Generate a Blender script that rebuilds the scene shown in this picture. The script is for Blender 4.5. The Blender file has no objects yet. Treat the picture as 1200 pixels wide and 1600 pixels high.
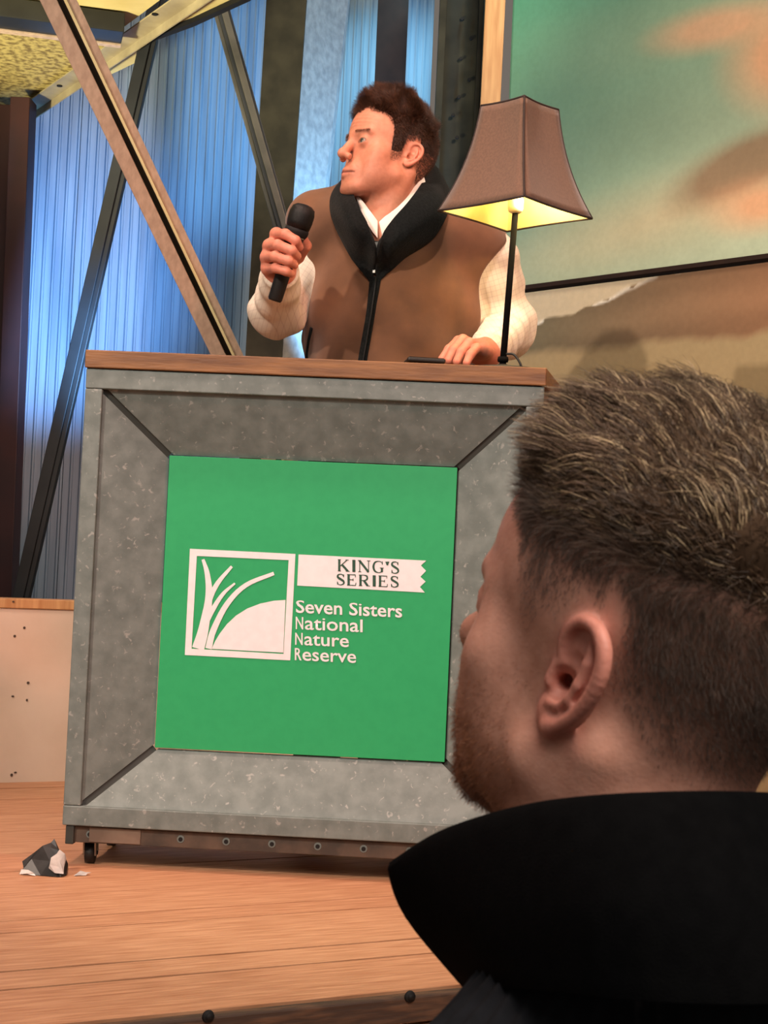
import bpy, bmesh, math, random
import numpy as np
from mathutils import Matrix, Vector

random.seed(4)
rng = np.random.default_rng(4)
scene = bpy.context.scene
COL = scene.collection

# ------------------------------------------------------------------ camera
FPX, HC = 2400.0, 0.587
PITCH, ROLL = math.radians(2.15), math.radians(2.6)
CM = Matrix.Rotation(math.pi / 2 + PITCH, 4, 'X') @ Matrix.Rotation(ROLL, 4, 'Z')
cam_d = bpy.data.cameras.new('camera')
cam_d.sensor_fit = 'VERTICAL'
cam_d.sensor_height = 36.0
cam_d.lens = FPX / 1600.0 * 36.0
cam_d.clip_start = 0.05
cam_d.dof.use_dof = True
cam_d.dof.focus_distance = 2.9
cam_d.dof.aperture_fstop = 32.0
cam = bpy.data.objects.new('camera', cam_d)
cam.matrix_world = Matrix.Translation((0, 0, HC)) @ CM
COL.objects.link(cam)
scene.camera = cam

# ------------------------------------------------------------------ world, lights, exposure
vs = scene.view_settings
vs.view_transform = 'Standard'
vs.look = 'None'
vs.gamma = 1.0
vs.use_curve_mapping = False
vs.exposure = 0.0
world = bpy.data.worlds.new('hall')
scene.world = world
world.use_nodes = True
world.node_tree.nodes['Background'].inputs[0].default_value = (1.0, 0.86, 0.74, 1)
world.node_tree.nodes['Background'].inputs[1].default_value = 0.17


def aim(o, target):
    d = Vector(target) - o.location
    o.rotation_euler = d.to_track_quat('-Z', 'Y').to_euler()


def spot(name, loc, target, energy, color, angle, blend=0.4, size=0.08):
    l = bpy.data.lights.new(name, 'SPOT')
    l.energy, l.color, l.spot_size, l.spot_blend, l.shadow_soft_size = energy, color, math.radians(angle), blend, size
    o = bpy.data.objects.new(name, l)
    o.location = loc
    COL.objects.link(o)
    aim(o, target)
    return o


def area(name, loc, target, energy, color, size):
    l = bpy.data.lights.new(name, 'AREA')
    l.energy, l.color, l.size = energy, color, size
    o = bpy.data.objects.new(name, l)
    o.location = loc
    COL.objects.link(o)
    aim(o, target)
    return o


# stage key from the lighting bar over the audience, left of the camera
spot('key_spot', (-2.35, -0.35, 2.9), (-0.05, 3.0, 0.86), 570, (1.0, 0.81, 0.66), 32, 0.35, 0.05)
# second, redder lantern on the right of the bar
spot('red_spot', (2.3, 0.6, 3.3), (0.1, 3.2, 0.9), 300, (1.0, 0.34, 0.22), 33, 0.6, 0.15)
# warm wash on the painted canvas
spot('mural_wash', (1.75, 1.5, 3.3), (0.98, 4.1, 1.85), 480, (1.0, 0.80, 0.60), 60, 0.9, 0.3)
# steep wash on the stage boards
spot('floor_wash', (-0.9, 1.9, 4.2), (-0.4, 2.4, 0.0), 440, (1.0, 0.67, 0.53), 66, 0.8, 0.2)
# cold uplights behind the structure
spot('blue_uplight_wall', (-0.35, 3.55, 0.80), (-1.00, 4.75, 1.42), 420, (0.20, 0.50, 1.0), 40, 1.0, 0.05)
spot('blue_uplight_column', (0.05, 4.50, 0.95), (-0.24, 4.72, 1.72), 320, (0.22, 0.58, 1.0), 62, 0.9, 0.04)
spot('cyan_downlight', (0.3, 4.55, 3.2), (0.16, 5.33, 2.0), 260, (0.40, 0.82, 1.0), 55, 0.8, 0.05)
# lamps under the roof on the left and over the audience
spot('canopy_uplight', (-1.9, 2.6, 0.6), (-0.85, 4.0, 2.0), 420, (1.0, 0.90, 0.60), 38, 0.7, 0.1)
spot('house_light', (0.80, -0.15, 1.95), (0.12, 0.84, 0.48), 80, (1.0, 0.84, 0.70), 52, 0.6, 0.28)
area('hall_soft_fill', (0.5, -1.2, 2.9), (0.1, 2.6, 0.7), 80, (1.0, 0.93, 0.85), 1.6)  # unseen soft fill, added to even out the lectern front

# ------------------------------------------------------------------ helpers
CMn = np.array(CM)[:3, :3]
C0 = np.array([0, 0, HC])
A = np.array


def P(px, py, d):
    """world point seen at a photograph pixel, d metres along the optical axis"""
    return CMn @ A([(px - 600) / FPX * d, -(py - 800) / FPX * d, -d]) + C0


def Pz(px, py, z):
    v = P(px, py, 1) - C0
    return C0 + v * (z - HC) / v[2]


def Ppl(px, py, o, n):
    v = P(px, py, 1) - C0
    return C0 + v * (np.dot(A(o) - C0, n) / np.dot(v, n))


def srgb(r, g, b):
    return tuple(((c / 255) / 12.92 if c / 255 <= .04045 else ((c / 255 + .055) / 1.055) ** 2.4) for c in (r, g, b))


def mat(name, col, rough=0.6, metal=0.0, col2=None, scale=20.0, stretch=(1, 1, 1), lo=.35, hi=.65, bump=0.0, bscale=None,
        detail=4.0, attr=None, sss=0.0, spec=0.5, sheen=0.0, extra=None, coat=0.0):
    m = bpy.data.materials.new(name)
    m.use_nodes = True
    nt = m.node_tree
    b = nt.nodes['Principled BSDF']
    b.inputs['Roughness'].default_value = rough
    b.inputs['Metallic'].default_value = metal
    b.inputs['Specular IOR Level'].default_value = spec
    if sheen:
        b.inputs['Sheen Weight'].default_value = sheen
    if sss:
        b.inputs['Subsurface Weight'].default_value = sss
        b.inputs['Subsurface Radius'].default_value = (0.010, 0.004, 0.002)
        b.inputs['Subsurface Scale'].default_value = 1.0
    if coat:
        b.inputs['Coat Weight'].default_value = coat
    tc = nt.nodes.new('ShaderNodeTexCoord')
    mp = nt.nodes.new('ShaderNodeMapping')
    mp.inputs['Scale'].default_value = stretch
    nt.links.new(tc.outputs['Object'], mp.inputs['Vector'])
    nz = nt.nodes.new('ShaderNodeTexNoise')
    nz.inputs['Scale'].default_value = scale
    nz.inputs['Detail'].default_value = detail
    nt.links.new(mp.outputs[0], nz.inputs['Vector'])
    rp = nt.nodes.new('ShaderNodeValToRGB')
    rp.color_ramp.elements[0].position = lo
    rp.color_ramp.elements[1].position = hi
    c1 = tuple(col) + (1,)
    c2 = tuple(col2 if col2 is not None else [c * .8 for c in col]) + (1,)
    rp.color_ramp.elements[0].color = c1
    rp.color_ramp.elements[1].color = c2
    nt.links.new(nz.outputs['Fac'], rp.inputs[0])
    out = rp.outputs[0]
    if attr:
        at = nt.nodes.new('ShaderNodeAttribute')
        at.attribute_name = attr
        mx = nt.nodes.new('ShaderNodeMix')
        mx.data_type = 'RGBA'
        mx.blend_type = 'MULTIPLY'
        mx.inputs[0].default_value = 1.0
        nt.links.new(at.outputs['Color'], mx.inputs[6])
        nt.links.new(rp.outputs[0], mx.inputs[7])
        out = mx.outputs[2]
    nt.links.new(out, b.inputs['Base Color'])
    if bump:
        bn = nt.nodes.new('ShaderNodeTexNoise')
        bn.inputs['Scale'].default_value = bscale or scale
        bn.inputs['Detail'].default_value = 5
        nt.links.new(mp.outputs[0], bn.inputs['Vector'])
        bu = nt.nodes.new('ShaderNodeBump')
        bu.inputs['Strength'].default_value = 1.0
        bu.inputs['Distance'].default_value = bump
        nt.links.new(bn.outputs['Fac'], bu.inputs['Height'])
        nt.links.new(bu.outputs[0], b.inputs['Normal'])
    if extra:
        extra(nt, b, mp, out)
    return m


def mesh_np(name, verts, faces, m=None, parent=None, smooth=True, col=None, nper=4):
    """numpy verts (N,3), faces (M,nper)"""
    me = bpy.data.meshes.new(name)
    verts = np.asarray(verts, np.float32)
    faces = np.asarray(faces, np.int32)
    nf = len(faces)
    me.vertices.add(len(verts))
    me.vertices.foreach_set('co', verts.ravel())
    me.loops.add(nf * nper)
    me.loops.foreach_set('vertex_index', faces.ravel())
    me.polygons.add(nf)
    me.polygons.foreach_set('loop_start', np.arange(0, nf * nper, nper, dtype=np.int32))
    me.polygons.foreach_set('loop_total', np.full(nf, nper, dtype=np.int32))
    me.polygons.foreach_set('use_smooth', np.full(nf, smooth, dtype=bool))
    me.update(calc_edges=True)
    if col is not None:
        at = me.attributes.new('tint', 'FLOAT_COLOR', 'POINT')
        c4 = np.ones((len(verts), 4), np.float32)
        c4[:, :3] = col
        at.data.foreach_set('color', c4.ravel())
    o = bpy.data.objects.new(name, me)
    COL.objects.link(o)
    if m:
        me.materials.append(m)
    if parent:
        o.parent = parent
    return o


def obj(name, bm, m=None, parent=None, smooth=False):
    me = bpy.data.meshes.new(name)
    bmesh.ops.recalc_face_normals(bm, faces=bm.faces[:])
    bm.to_mesh(me)
    bm.free()
    if smooth:
        for p in me.polygons:
            p.use_smooth = True
    o = bpy.data.objects.new(name, me)
    COL.objects.link(o)
    if m:
        me.materials.append(m)
    if parent:
        o.parent = parent
    return o


def share(src, name, parent, loc=None, rot=None):
    o = bpy.data.objects.new(name, src.data)
    COL.objects.link(o)
    o.parent = parent
    o.location = loc if loc is not None else src.location
    if rot is not None:
        o.rotation_euler = rot
    return o


def tag(o, label=None, cat=None, group=None, kind=None):
    for k, v in (('label', label), ('category', cat), ('group', group), ('kind', kind)):
        if v:
            o[k] = v
    return o


def empty(name, loc=(0, 0, 0), rz=0.0):
    o = bpy.data.objects.new(name, None)
    o.location = loc
    o.rotation_euler = (0, 0, rz)
    COL.objects.link(o)
    return o


def box(bm, lo, hi, bev=0.0, mtx=None):
    r = bmesh.ops.create_cube(bm, size=1.0)
    lo, hi = Vector(lo), Vector(hi)
    bmesh.ops.scale(bm, vec=hi - lo, verts=r['verts'])
    bmesh.ops.translate(bm, vec=(lo + hi) / 2, verts=r['verts'])
    vs_ = r['verts']
    if bev:
        es = list({e for v in vs_ for e in v.link_edges})
        q = bmesh.ops.bevel(bm, geom=es, offset=bev, segments=2, affect='EDGES', profile=.5)
        vs_ = list({v for f in q['faces'] for v in f.verts} | {v for v in vs_ if v.is_valid})
    if mtx is not None:
        bmesh.ops.transform(bm, matrix=mtx, verts=vs_)
    return vs_


def bar(bm, a, b, w, h, up=(0, 0, 1), bev=0.0, ox=0.0, oy=0.0):
    """box of section w x h between a and b; ox, oy shift it inside its own section"""
    a, b = Vector(a), Vector(b)
    z = (b - a).normalized()
    x = Vector(up).cross(z).normalized()
    y = z.cross(x)
    m = Matrix((x, y, z)).transposed().to_4x4()
    m.translation = a
    return box(bm, (ox - w / 2, oy - h / 2, 0), (ox + w / 2, oy + h / 2, (b - a).length), bev, m)


def cyl(bm, a, b, r1, r2=None, n=20, caps=True):
    a, b = Vector(a), Vector(b)
    d = b - a
    r2 = r1 if r2 is None else r2
    m = d.to_track_quat('Z', 'Y').to_matrix().to_4x4()
    m.translation = (a + b) / 2
    return bmesh.ops.create_cone(bm, cap_ends=caps, segments=n, radius1=r1, radius2=r2, depth=d.length, matrix=m)['verts']


def lathe(bm, prof, n=32, mtx=None):
    rings = []
    for r, z in prof:
        ring = [bm.verts.new((r * math.cos(2 * math.pi * i / n), r * math.sin(2 * math.pi * i / n), z)) for i in range(n)]
        rings.append(ring)
    for a, b in zip(rings, rings[1:]):
        for i in range(n):
            bm.faces.new((a[i], a[(i + 1) % n], b[(i + 1) % n], b[i]))
    bm.faces.new(rings[0][::-1])
    bm.faces.new(rings[-1])
    if mtx is not None:
        bmesh.ops.transform(bm, matrix=mtx, verts=[v for r in rings for v in r])


def prism(bm, pts, d):
    """polygon pts (3D, planar) extruded by the vector d"""
    d = Vector(d)
    a = [bm.verts.new(Vector(p)) for p in pts]
    b = [bm.verts.new(Vector(p) + d) for p in pts]
    n = len(pts)
    bm.faces.new(a[::-1])
    bm.faces.new(b)
    for i in range(n):
        bm.faces.new((a[i], a[(i + 1) % n], b[(i + 1) % n], b[i]))


def tube(bm, pts, r, n=10):
    pts = [Vector(p) for p in pts]
    rs = r if isinstance(r, (list, tuple)) else [r] * len(pts)
    rings = []
    x = None
    for i, p in enumerate(pts):
        t = (pts[min(i + 1, len(pts) - 1)] - pts[max(i - 1, 0)]).normalized()
        if x is None:
            x = t.orthogonal().normalized()
        x = (x - t * x.dot(t)).normalized()
        y = t.cross(x)
        rings.append([bm.verts.new(p + rs[i] * (math.cos(2 * math.pi * k / n) * x + math.sin(2 * math.pi * k / n) * y)) for k in range(n)])
    for a, b in zip(rings, rings[1:]):
        for i in range(n):
            bm.faces.new((a[i], a[(i + 1) % n], b[(i + 1) % n], b[i]))
    bm.faces.new(rings[0][::-1])
    bm.faces.new(rings[-1])


def catmull(pts, k=6):
    pts = [A(p, float) for p in pts]
    q = [2 * pts[0] - pts[1]] + pts + [2 * pts[-1] - pts[-2]]
    out = []
    for i in range(1, len(q) - 2):
        for j in range(k):
            t = j / k
            a, b, c, d = q[i - 1], q[i], q[i + 1], q[i + 2]
            out.append(.5 * (2 * b + (c - a) * t + (2 * a - 5 * b + 4 * c - d) * t * t + (3 * b - 3 * c + d - a) * t ** 3))
    out.append(pts[-1])
    return out


def loft(name, rows, m, parent, thick=0.0, k=5, kc=3, col=None, closed=False):
    """smooth sheet through rows of 3D control points; thick adds a solidify"""
    R = [catmull(r, kc) for r in rows]
    cols = [catmull([r[j] for r in R], k) for j in range(len(R[0]))]
    G = A(cols).transpose(1, 0, 2)
    nu, nv = G.shape[:2]
    idx = np.arange(nu * nv).reshape(nu, nv)
    F = np.stack([idx[:-1, :-1], idx[:-1, 1:], idx[1:, 1:], idx[1:, :-1]], -1).reshape(-1, 4)
    o = mesh_np(name, G.reshape(-1, 3), F, m, parent)
    if thick:
        s = o.modifiers.new('thickness', 'SOLIDIFY')
        s.thickness = thick
        s.offset = 0.0
        b = o.modifiers.new('round', 'BEVEL')
        b.width = thick * .4
        b.segments = 2
        b.limit_method = 'ANGLE'
    return o


# ---- signed distance modelling for bodies and cloth
def wob(p, f, seed=0):
    r = np.random.default_rng(seed)
    s = 0
    for i in range(5):
        k = r.normal(size=3)
        k = k / np.linalg.norm(k) * f * (.6 + .35 * i)
        s = s + np.sin(p @ k.astype(np.float32) + r.uniform(0, 6.28)) / (1 + .45 * i)
    return s / 3.0


def sd_cap(p, a, b, ra, rb=None):
    rb = ra if rb is None else rb
    a, b = np.asarray(a, np.float32), np.asarray(b, np.float32)
    ba = b - a
    pa = p - a
    t = np.clip(pa @ ba / max(float(ba @ ba), 1e-9), 0, 1)
    q = pa - t[:, None] * ba
    return np.sqrt((q * q).sum(1)) - (ra + (rb - ra) * t)


def sd_ell(p, c, r, R=None):
    q = p - np.asarray(c, np.float32)
    if R is not None:
        q = q @ np.asarray(R, np.float32)
    r = np.asarray(r, np.float32)
    k0 = np.sqrt(((q / r) ** 2).sum(1)) + 1e-6
    k1 = np.sqrt(((q / (r * r)) ** 2).sum(1)) + 1e-6
    return k0 * (k0 - 1) / k1


def sd_sph(p, c, r):
    q = p - np.asarray(c, np.float32)
    return np.sqrt((q * q).sum(1)) - r


def smin(a, b, k):
    h = np.maximum(k - np.abs(a - b), 0) / k
    return np.minimum(a, b) - h * h * k * .25


def ssub(a, b, k):
    """a minus b"""
    return -smin(-a, b, k)


def sd_poly(p, pts, rs, k=0.01):
    d = None
    for i in range(len(pts) - 1):
        e = sd_cap(p, pts[i], pts[i + 1], rs[i], rs[i + 1])
        d = e if d is None else smin(d, e, k)
    return d


def mesh_sdf(f, lo, hi, h, B=8):
    lo, hi = np.asarray(lo, np.float32), np.asarray(hi, np.float32)
    nb = np.ceil((hi - lo) / (h * B)).astype(int)
    n = nb * B + 1
    bi = np.stack(np.meshgrid(*[np.arange(k) for k in nb], indexing='ij'), -1).reshape(-1, 3)
    cen = lo + (bi + .5) * B * h
    d = f(cen.astype(np.float32))
    V = np.repeat(np.repeat(np.repeat(np.sign(d).reshape(nb).astype(np.float32), B, 0), B, 1), B, 2)
    V = np.pad(V, ((0, 1),) * 3, mode='edge')
    act = np.abs(d) < B * h * 1.35
    loc = np.stack(np.meshgrid(*[np.arange(B + 1)] * 3, indexing='ij'), -1).reshape(-1, 3)
    ab = bi[act]
    for s in range(0, len(ab), 400):
        g = (ab[s:s + 400, None, :] * B + loc[None]).reshape(-1, 3)
        V[g[:, 0], g[:, 1], g[:, 2]] = f((lo + g * h).astype(np.float32))
    S = V < 0
    cnt = np.zeros(tuple(n - 1), np.int8)
    for dx in (0, 1):
        for dy in (0, 1):
            for dz in (0, 1):
                cnt += S[dx:n[0] - 1 + dx, dy:n[1] - 1 + dy, dz:n[2] - 1 + dz]
    cells = np.argwhere((cnt > 0) & (cnt < 8))
    vid = np.full(tuple(n - 1), -1, np.int32)
    vid[cells[:, 0], cells[:, 1], cells[:, 2]] = np.arange(len(cells))
    cor = A([[i >> 2 & 1, i >> 1 & 1, i & 1] for i in range(8)])
    cv = np.stack([V[cells[:, 0] + c[0], cells[:, 1] + c[1], cells[:, 2] + c[2]] for c in cor], 1)
    acc = np.zeros((len(cells), 3))
    num = np.zeros(len(cells))
    for i in range(8):
        for j in range(i + 1, 8):
            if abs(cor[i] - cor[j]).sum() != 1:
                continue
            x = (cv[:, i] < 0) != (cv[:, j] < 0)
            den = cv[:, i] - cv[:, j]
            t = np.where(x, cv[:, i] / np.where(np.abs(den) < 1e-12, 1, den), 0)
            acc += np.where(x[:, None], cor[i] + t[:, None] * (cor[j] - cor[i]), 0)
            num += x
    verts = lo + (cells + acc / num[:, None]) * h
    F = []
    for ax in range(3):
        a1, a2 = (ax + 1) % 3, (ax + 2) % 3
        sl0 = [slice(None)] * 3
        sl1 = [slice(None)] * 3
        sl0[ax], sl1[ax] = slice(0, n[ax] - 1), slice(1, n[ax])
        e = np.argwhere(S[tuple(sl0)] != S[tuple(sl1)])
        ok = (e[:, a1] > 0) & (e[:, a2] > 0) & (e[:, a1] < n[a1] - 1) & (e[:, a2] < n[a2] - 1)
        e = e[ok]
        q = []
        for o1, o2 in ((0, 0), (1, 0), (1, 1), (0, 1)):
            c = e.copy()
            c[:, a1] -= o1
            c[:, a2] -= o2
            q.append(vid[c[:, 0], c[:, 1], c[:, 2]])
        q = np.stack(q, 1)
        neg = S[e[:, 0], e[:, 1], e[:, 2]]
        q = np.where(neg[:, None], q, q[:, ::-1])
        F.append(q)
    F = np.concatenate(F)
    F = F[(F >= 0).all(1)]
    return verts.astype(np.float32), F


def vnormals(v, f):
    n = np.cross(v[f[:, 2]] - v[f[:, 0]], v[f[:, 3]] - v[f[:, 1]])
    out = np.zeros_like(v)
    for k in range(4):
        np.add.at(out, f[:, k], n)
    return out / (np.linalg.norm(out, axis=1, keepdims=True) + 1e-9)


def strands(name, roots, dirs, m, parent, radius, nseg=3, col=None, bend=None):
    """hair: roots (N,3), dirs (N,nseg,3) successive steps; three-sided tapering strands in one mesh"""
    N = len(roots)
    pts = [roots]
    for s in range(nseg):
        pts.append(pts[-1] + dirs[:, s])
    pts = np.stack(pts, 1)
    t = dirs[:, 0] / (np.linalg.norm(dirs[:, 0], axis=1, keepdims=True) + 1e-9)
    ref = np.where(np.abs(t[:, 2:3]) < .8, A([[0, 0, 1.]]), A([[1., 0, 0]]))
    x = np.cross(t, ref)
    x /= np.linalg.norm(x, axis=1, keepdims=True)
    y = np.cross(t, x)
    V = []
    rad = np.linspace(1, .35, nseg + 1) if nseg > 1 else A([1, .4])
    R = radius if np.ndim(radius) else np.full(N, radius)
    for s in range(nseg + 1):
        for k in range(3):
            a = 2.094 * k
            V.append(pts[:, s] + (R * rad[s])[:, None] * (math.cos(a) * x + math.sin(a) * y))
    V = np.stack(V, 1)
    per = 3 * (nseg + 1)
    f = []
    for s in range(nseg):
        for k in range(3):
            f.append([3 * s + k, 3 * s + (k + 1) % 3, 3 * s + 3 + (k + 1) % 3, 3 * s + 3 + k])
    F = (np.arange(N)[:, None, None] * per + A(f)[None]).reshape(-1, 4)
    c = np.repeat(col, per, 0) if col is not None else None
    return mesh_np(name, V.reshape(-1, 3), F, m, parent, True, c)

# ------------------------------------------------------------------ materials of the place
def wave_extra(scale, axis, strength):
    def f(nt, b, mp, out):
        pass
    return f


def galv_extra(nt, b, mp, out):
    """zinc spangle: pale flecks scattered over the grey sheet"""
    vo = nt.nodes.new('ShaderNodeTexNoise')
    vo.inputs['Scale'].default_value = 90
    vo.inputs['Detail'].default_value = 3
    vo.inputs['Distortion'].default_value = .8
    nt.links.new(mp.outputs[0], vo.inputs['Vector'])
    r = nt.nodes.new('ShaderNodeValToRGB')
    r.color_ramp.elements[0].position = .63
    r.color_ramp.elements[1].position = .71
    nt.links.new(vo.outputs['Fac'], r.inputs[0])
    mx = nt.nodes.new('ShaderNodeMix')
    mx.data_type = 'RGBA'
    nt.links.new(r.outputs[0], mx.inputs[0])
    nt.links.new(out, mx.inputs[6])
    mx.inputs[7].default_value = srgb(142, 146, 143) + (1,)
    nt.links.new(mx.outputs[2], b.inputs['Base Color'])


M_galv = mat('galvanised_sheet', srgb(96, 106, 104), .55, .1, srgb(114, 124, 122), 30, extra=galv_extra, bump=.0004, bscale=60)
M_galv_dark = mat('galvanised_seam', srgb(58, 60, 56), .6, .2)
M_top = mat('oiled_wood_top', srgb(140, 98, 58), .5, 0, srgb(98, 64, 38), 9, (1, 8, 8), .3, .7, bump=.0005, bscale=30)
M_green = mat('green_print', srgb(40, 156, 98), .38, 0, srgb(43, 160, 101), 60)
M_white_print = mat('white_print', srgb(232, 226, 232), .45, 0, srgb(226, 220, 226), 60)
M_dark_print = mat('dark_green_print', srgb(36, 78, 62), .5, 0)
M_plank = mat('worn_boards', srgb(206, 156, 120), .55, 0, srgb(168, 114, 80), 8, (1.2, 15, 6), .3, .72, bump=.0014, bscale=11, detail=12)
M_plank2 = mat('worn_boards_dark', srgb(204, 152, 116), .55, 0, srgb(164, 110, 77), 9, (1.1, 14, 6), .3, .7, bump=.0014, bscale=10, detail=12)
M_edge = mat('scuffed_edge', srgb(62, 44, 34), .7, 0, srgb(110, 78, 56), 14, (1, 5, 8), .45, .8, bump=.002)
M_under = mat('dark_void', srgb(30, 26, 23), .9)
M_plinth = mat('painted_plywood', srgb(226, 208, 190), .65, 0, srgb(214, 194, 174), 5, bump=.0004, bscale=80)
M_pine = mat('pine_batten', srgb(214, 168, 118), .55, 0, srgb(188, 136, 88), 8, (8, 8, .6))
M_corr = mat('corrugated_steel', srgb(126, 146, 166), .42, .3, srgb(108, 126, 146), 6, (6, 6, .4))
M_col = mat('olive_steel', srgb(56, 54, 44), .7, 0, srgb(42, 41, 34), 14, bump=.0006, spec=.15)
M_col2 = mat('brown_steel', srgb(50, 36, 30), .75, 0, srgb(40, 30, 26), 14, spec=.12)
M_maroon = mat('maroon_steel', srgb(64, 30, 30), .5, .1, srgb(48, 24, 26), 6)
M_web = mat('grey_plate', srgb(146, 150, 150), .55, .15, srgb(122, 126, 128), 45, bump=.0005)
M_bolt = mat('bolt_steel', srgb(34, 34, 35), .7, .2, spec=.2)
M_alu = mat('dull_aluminium', srgb(206, 180, 158), .5, .1, srgb(184, 158, 138), 9, (9, 9, .5))
M_lip = mat('highlight_edge', srgb(236, 226, 176), .35, 0, srgb(226, 214, 160), 9)  # reflected highlight on the strut lip put into its pale colour
M_rail = mat('beige_rail', srgb(176, 164, 132), .6, .1, srgb(150, 138, 110), 12)
M_strut = mat('dark_strut', srgb(48, 50, 52), .5, .3, srgb(38, 40, 42), 10)
M_strut2 = mat('grey_strut', srgb(92, 88, 80), .5, .3, srgb(72, 70, 64), 10)
M_osb = mat('chipboard', srgb(196, 178, 110), .75, 0, srgb(122, 104, 58), 55, (1, 1, 1), .42, .62, bump=.002, bscale=60)
M_roof = mat('cream_sheet', srgb(214, 198, 140), .7, 0, srgb(198, 180, 120), 7)
M_hall = mat('hall_floor', srgb(60, 52, 46), .7)
M_black = mat('black_metal', srgb(18, 17, 17), .55)
M_chrome = mat('caster_steel', srgb(150, 146, 138), .3, .8)
M_rust = mat('rusty_rail', srgb(66, 58, 52), .6, .3, srgb(98, 82, 70), 18, (1, 1, 1), .4, .7, bump=.0006)

# ------------------------------------------------------------------ setting
TH = math.radians(27.5)
E1, E2 = A([math.cos(TH), math.sin(TH), 0]), A([-math.sin(TH), math.cos(TH), 0])


def uv(p):
    return float(np.dot(p, E1)), float(np.dot(p, E2))


def vfloor(px, py):
    return uv(Pz(px, py, 0))[1]


V_FRONT = (vfloor(87, 1600) + vfloor(740, 1537)) / 2
V_BACK = vfloor(50, 1222)
V_WALL = V_BACK + .85
U0, U1 = -2.6, 3.6

bm = bmesh.new()
box(bm, (U0, V_FRONT + .03, -.12), (U1, V_WALL + .1, -.021))
floor = tag(obj('floor', bm, M_under), kind='structure')
floor.rotation_euler = (0, 0, TH)
cuts = [V_FRONT, vfloor(0, 1547), vfloor(0, 1519), vfloor(0, 1459), vfloor(0, 1440)]
while cuts[-1] < V_BACK + .02:
    cuts.append(cuts[-1] + random.choice((.17, .21, .24)))
for i, (a, b) in enumerate(zip(cuts, cuts[1:])):
    bm = bmesh.new()
    g = .0024
    box(bm, (U0, a + g, -.021), (U1, b - g, random.uniform(-.0008, .0004)))
    obj('plank', bm, M_plank if i % 3 else M_plank2, floor)
# nosing board with bolt heads along the stage front, and the step board below it
bm = bmesh.new()
box(bm, (U0, V_FRONT - .022, -.040), (U1, V_FRONT - .001, -.003), .003)
nose = tag(obj('trim_1', bm, M_edge), kind='structure')
nose.rotation_euler = (0, 0, TH)
src = None
for px, py in ((325, 1588), (640, 1557), (20, 1625)):
    p = Ppl(px, py, E2 * (V_FRONT - .022), E2)
    u, v = uv(p)
    if src is None:
        bm = bmesh.new()
        cyl(bm, (0, 0, 0), (0, -.004, 0), .0085, .0075, 14)
        cyl(bm, (0, -.003, 0), (0, -.006, 0), .005, .005, 6)
        src = obj('bolt', bm, M_bolt, nose, True)
        src.location = (u, V_FRONT - .022, p[2])
    else:
        share(src, 'bolt', nose, (u, V_FRONT - .022, p[2]))
bm = bmesh.new()
box(bm, (U0, V_FRONT - .30, -.075), (U1, V_FRONT + .02, -.046), .003)
step = tag(obj('trim_2', bm, M_plank), kind='structure')
step.rotation_euler = (0, 0, TH)
bm = bmesh.new()
box(bm, (U0, V_FRONT - .02, -.60), (U1, V_FRONT + .02, -.075))
fr = tag(obj('wall_stage_front', bm, M_edge), kind='structure')
fr.rotation_euler = (0, 0, TH)
bm = bmesh.new()
box(bm, (-3.5, -2.0, -.65), (4.0, 3.4, -.60))
tag(obj('floor_hall', bm, M_hall), kind='structure')

# low plywood wall behind the lectern with a pine capping
bm = bmesh.new()
box(bm, (-1.4, V_BACK, 0), (2.0, V_BACK + .02, .445))
low = tag(obj('wall_rear_low', bm, M_plinth), kind='structure')
low.rotation_euler = (0, 0, TH)
bm = bmesh.new()
box(bm, (-1.4, V_BACK - .006, .4455), (2.0, V_BACK + .09, .470), .002)
obj('capping', bm, M_pine, low)
src = None
for px, py in ((23, 994), (44, 1067), (20, 1088), (42, 1094), (18, 1211), (24, 1207), (38, 981), (20, 940)):
    p = Ppl(px, py, E2 * V_BACK, E2)
    u, v = uv(p)
    if src is None:
        bm = bmesh.new()
        cyl(bm, (0, 0, 0), (0, -.002, 0), .0036, .003, 9)
        src = obj('screw', bm, M_rust, low)
        src.location = (u, V_BACK, p[2])
    else:
        s_ = share(src, 'screw', low, (u, V_BACK - (.006 if py < 950 else 0), p[2]))
        s_.scale = (random.uniform(.6, 1.2), 1, random.uniform(.6, 1.2))

# corrugated back wall: sheets side by side
bm = bmesh.new()
box(bm, (-1.9, V_WALL + .06, -.02), (2.6, V_WALL + .1, 3.4))
wall = tag(obj('wall_back', bm, M_under), kind='structure')
wall.rotation_euler = (0, 0, TH)


def corrugated(u0, u1, pitch, depth):
    bm = bmesh.new()
    xs = []
    x = u0
    while x < u1:
        xs += [(x, 0), (x + pitch * .62, 0), (x + pitch * .72, -depth), (x + pitch * .90, -depth)]
        x += pitch
    xs.append((x, 0))
    va = [bm.verts.new((x, y, 0)) for x, y in xs]
    vb = [bm.verts.new((x, y, 3.38)) for x, y in xs]
    for i in range(len(xs) - 1):
        bm.faces.new((va[i], va[i + 1], vb[i + 1], vb[i]))
    return bm, x


x = -1.85
while x < 2.4:
    bm, x2 = corrugated(x, x + .62, .031, .0045)
    o = obj('corrugated_sheet', bm, M_corr, wall)
    o.location = (0, V_WALL + .03 + random.uniform(0, .004), 0)
    x = x2 + .001


def post_pts(t, b, d, zlo=0.0, zhi=2.7, dt=None):
    """world end points of a straight member seen through pixels t (upper) and b (lower)"""
    p, q = P(*t, dt or d), P(*b, d)
    v = p - q
    return q + v * (zlo - q[2]) / v[2], q + v * (zhi - q[2]) / v[2]


# maroon post at the far left
r = empty('steel_post', post_pts((12, 185), (-14, 930), 4.62)[0])
tag(r, 'dark maroon steel post at the far left edge beside the blue-lit sheeting', 'post')


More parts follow.
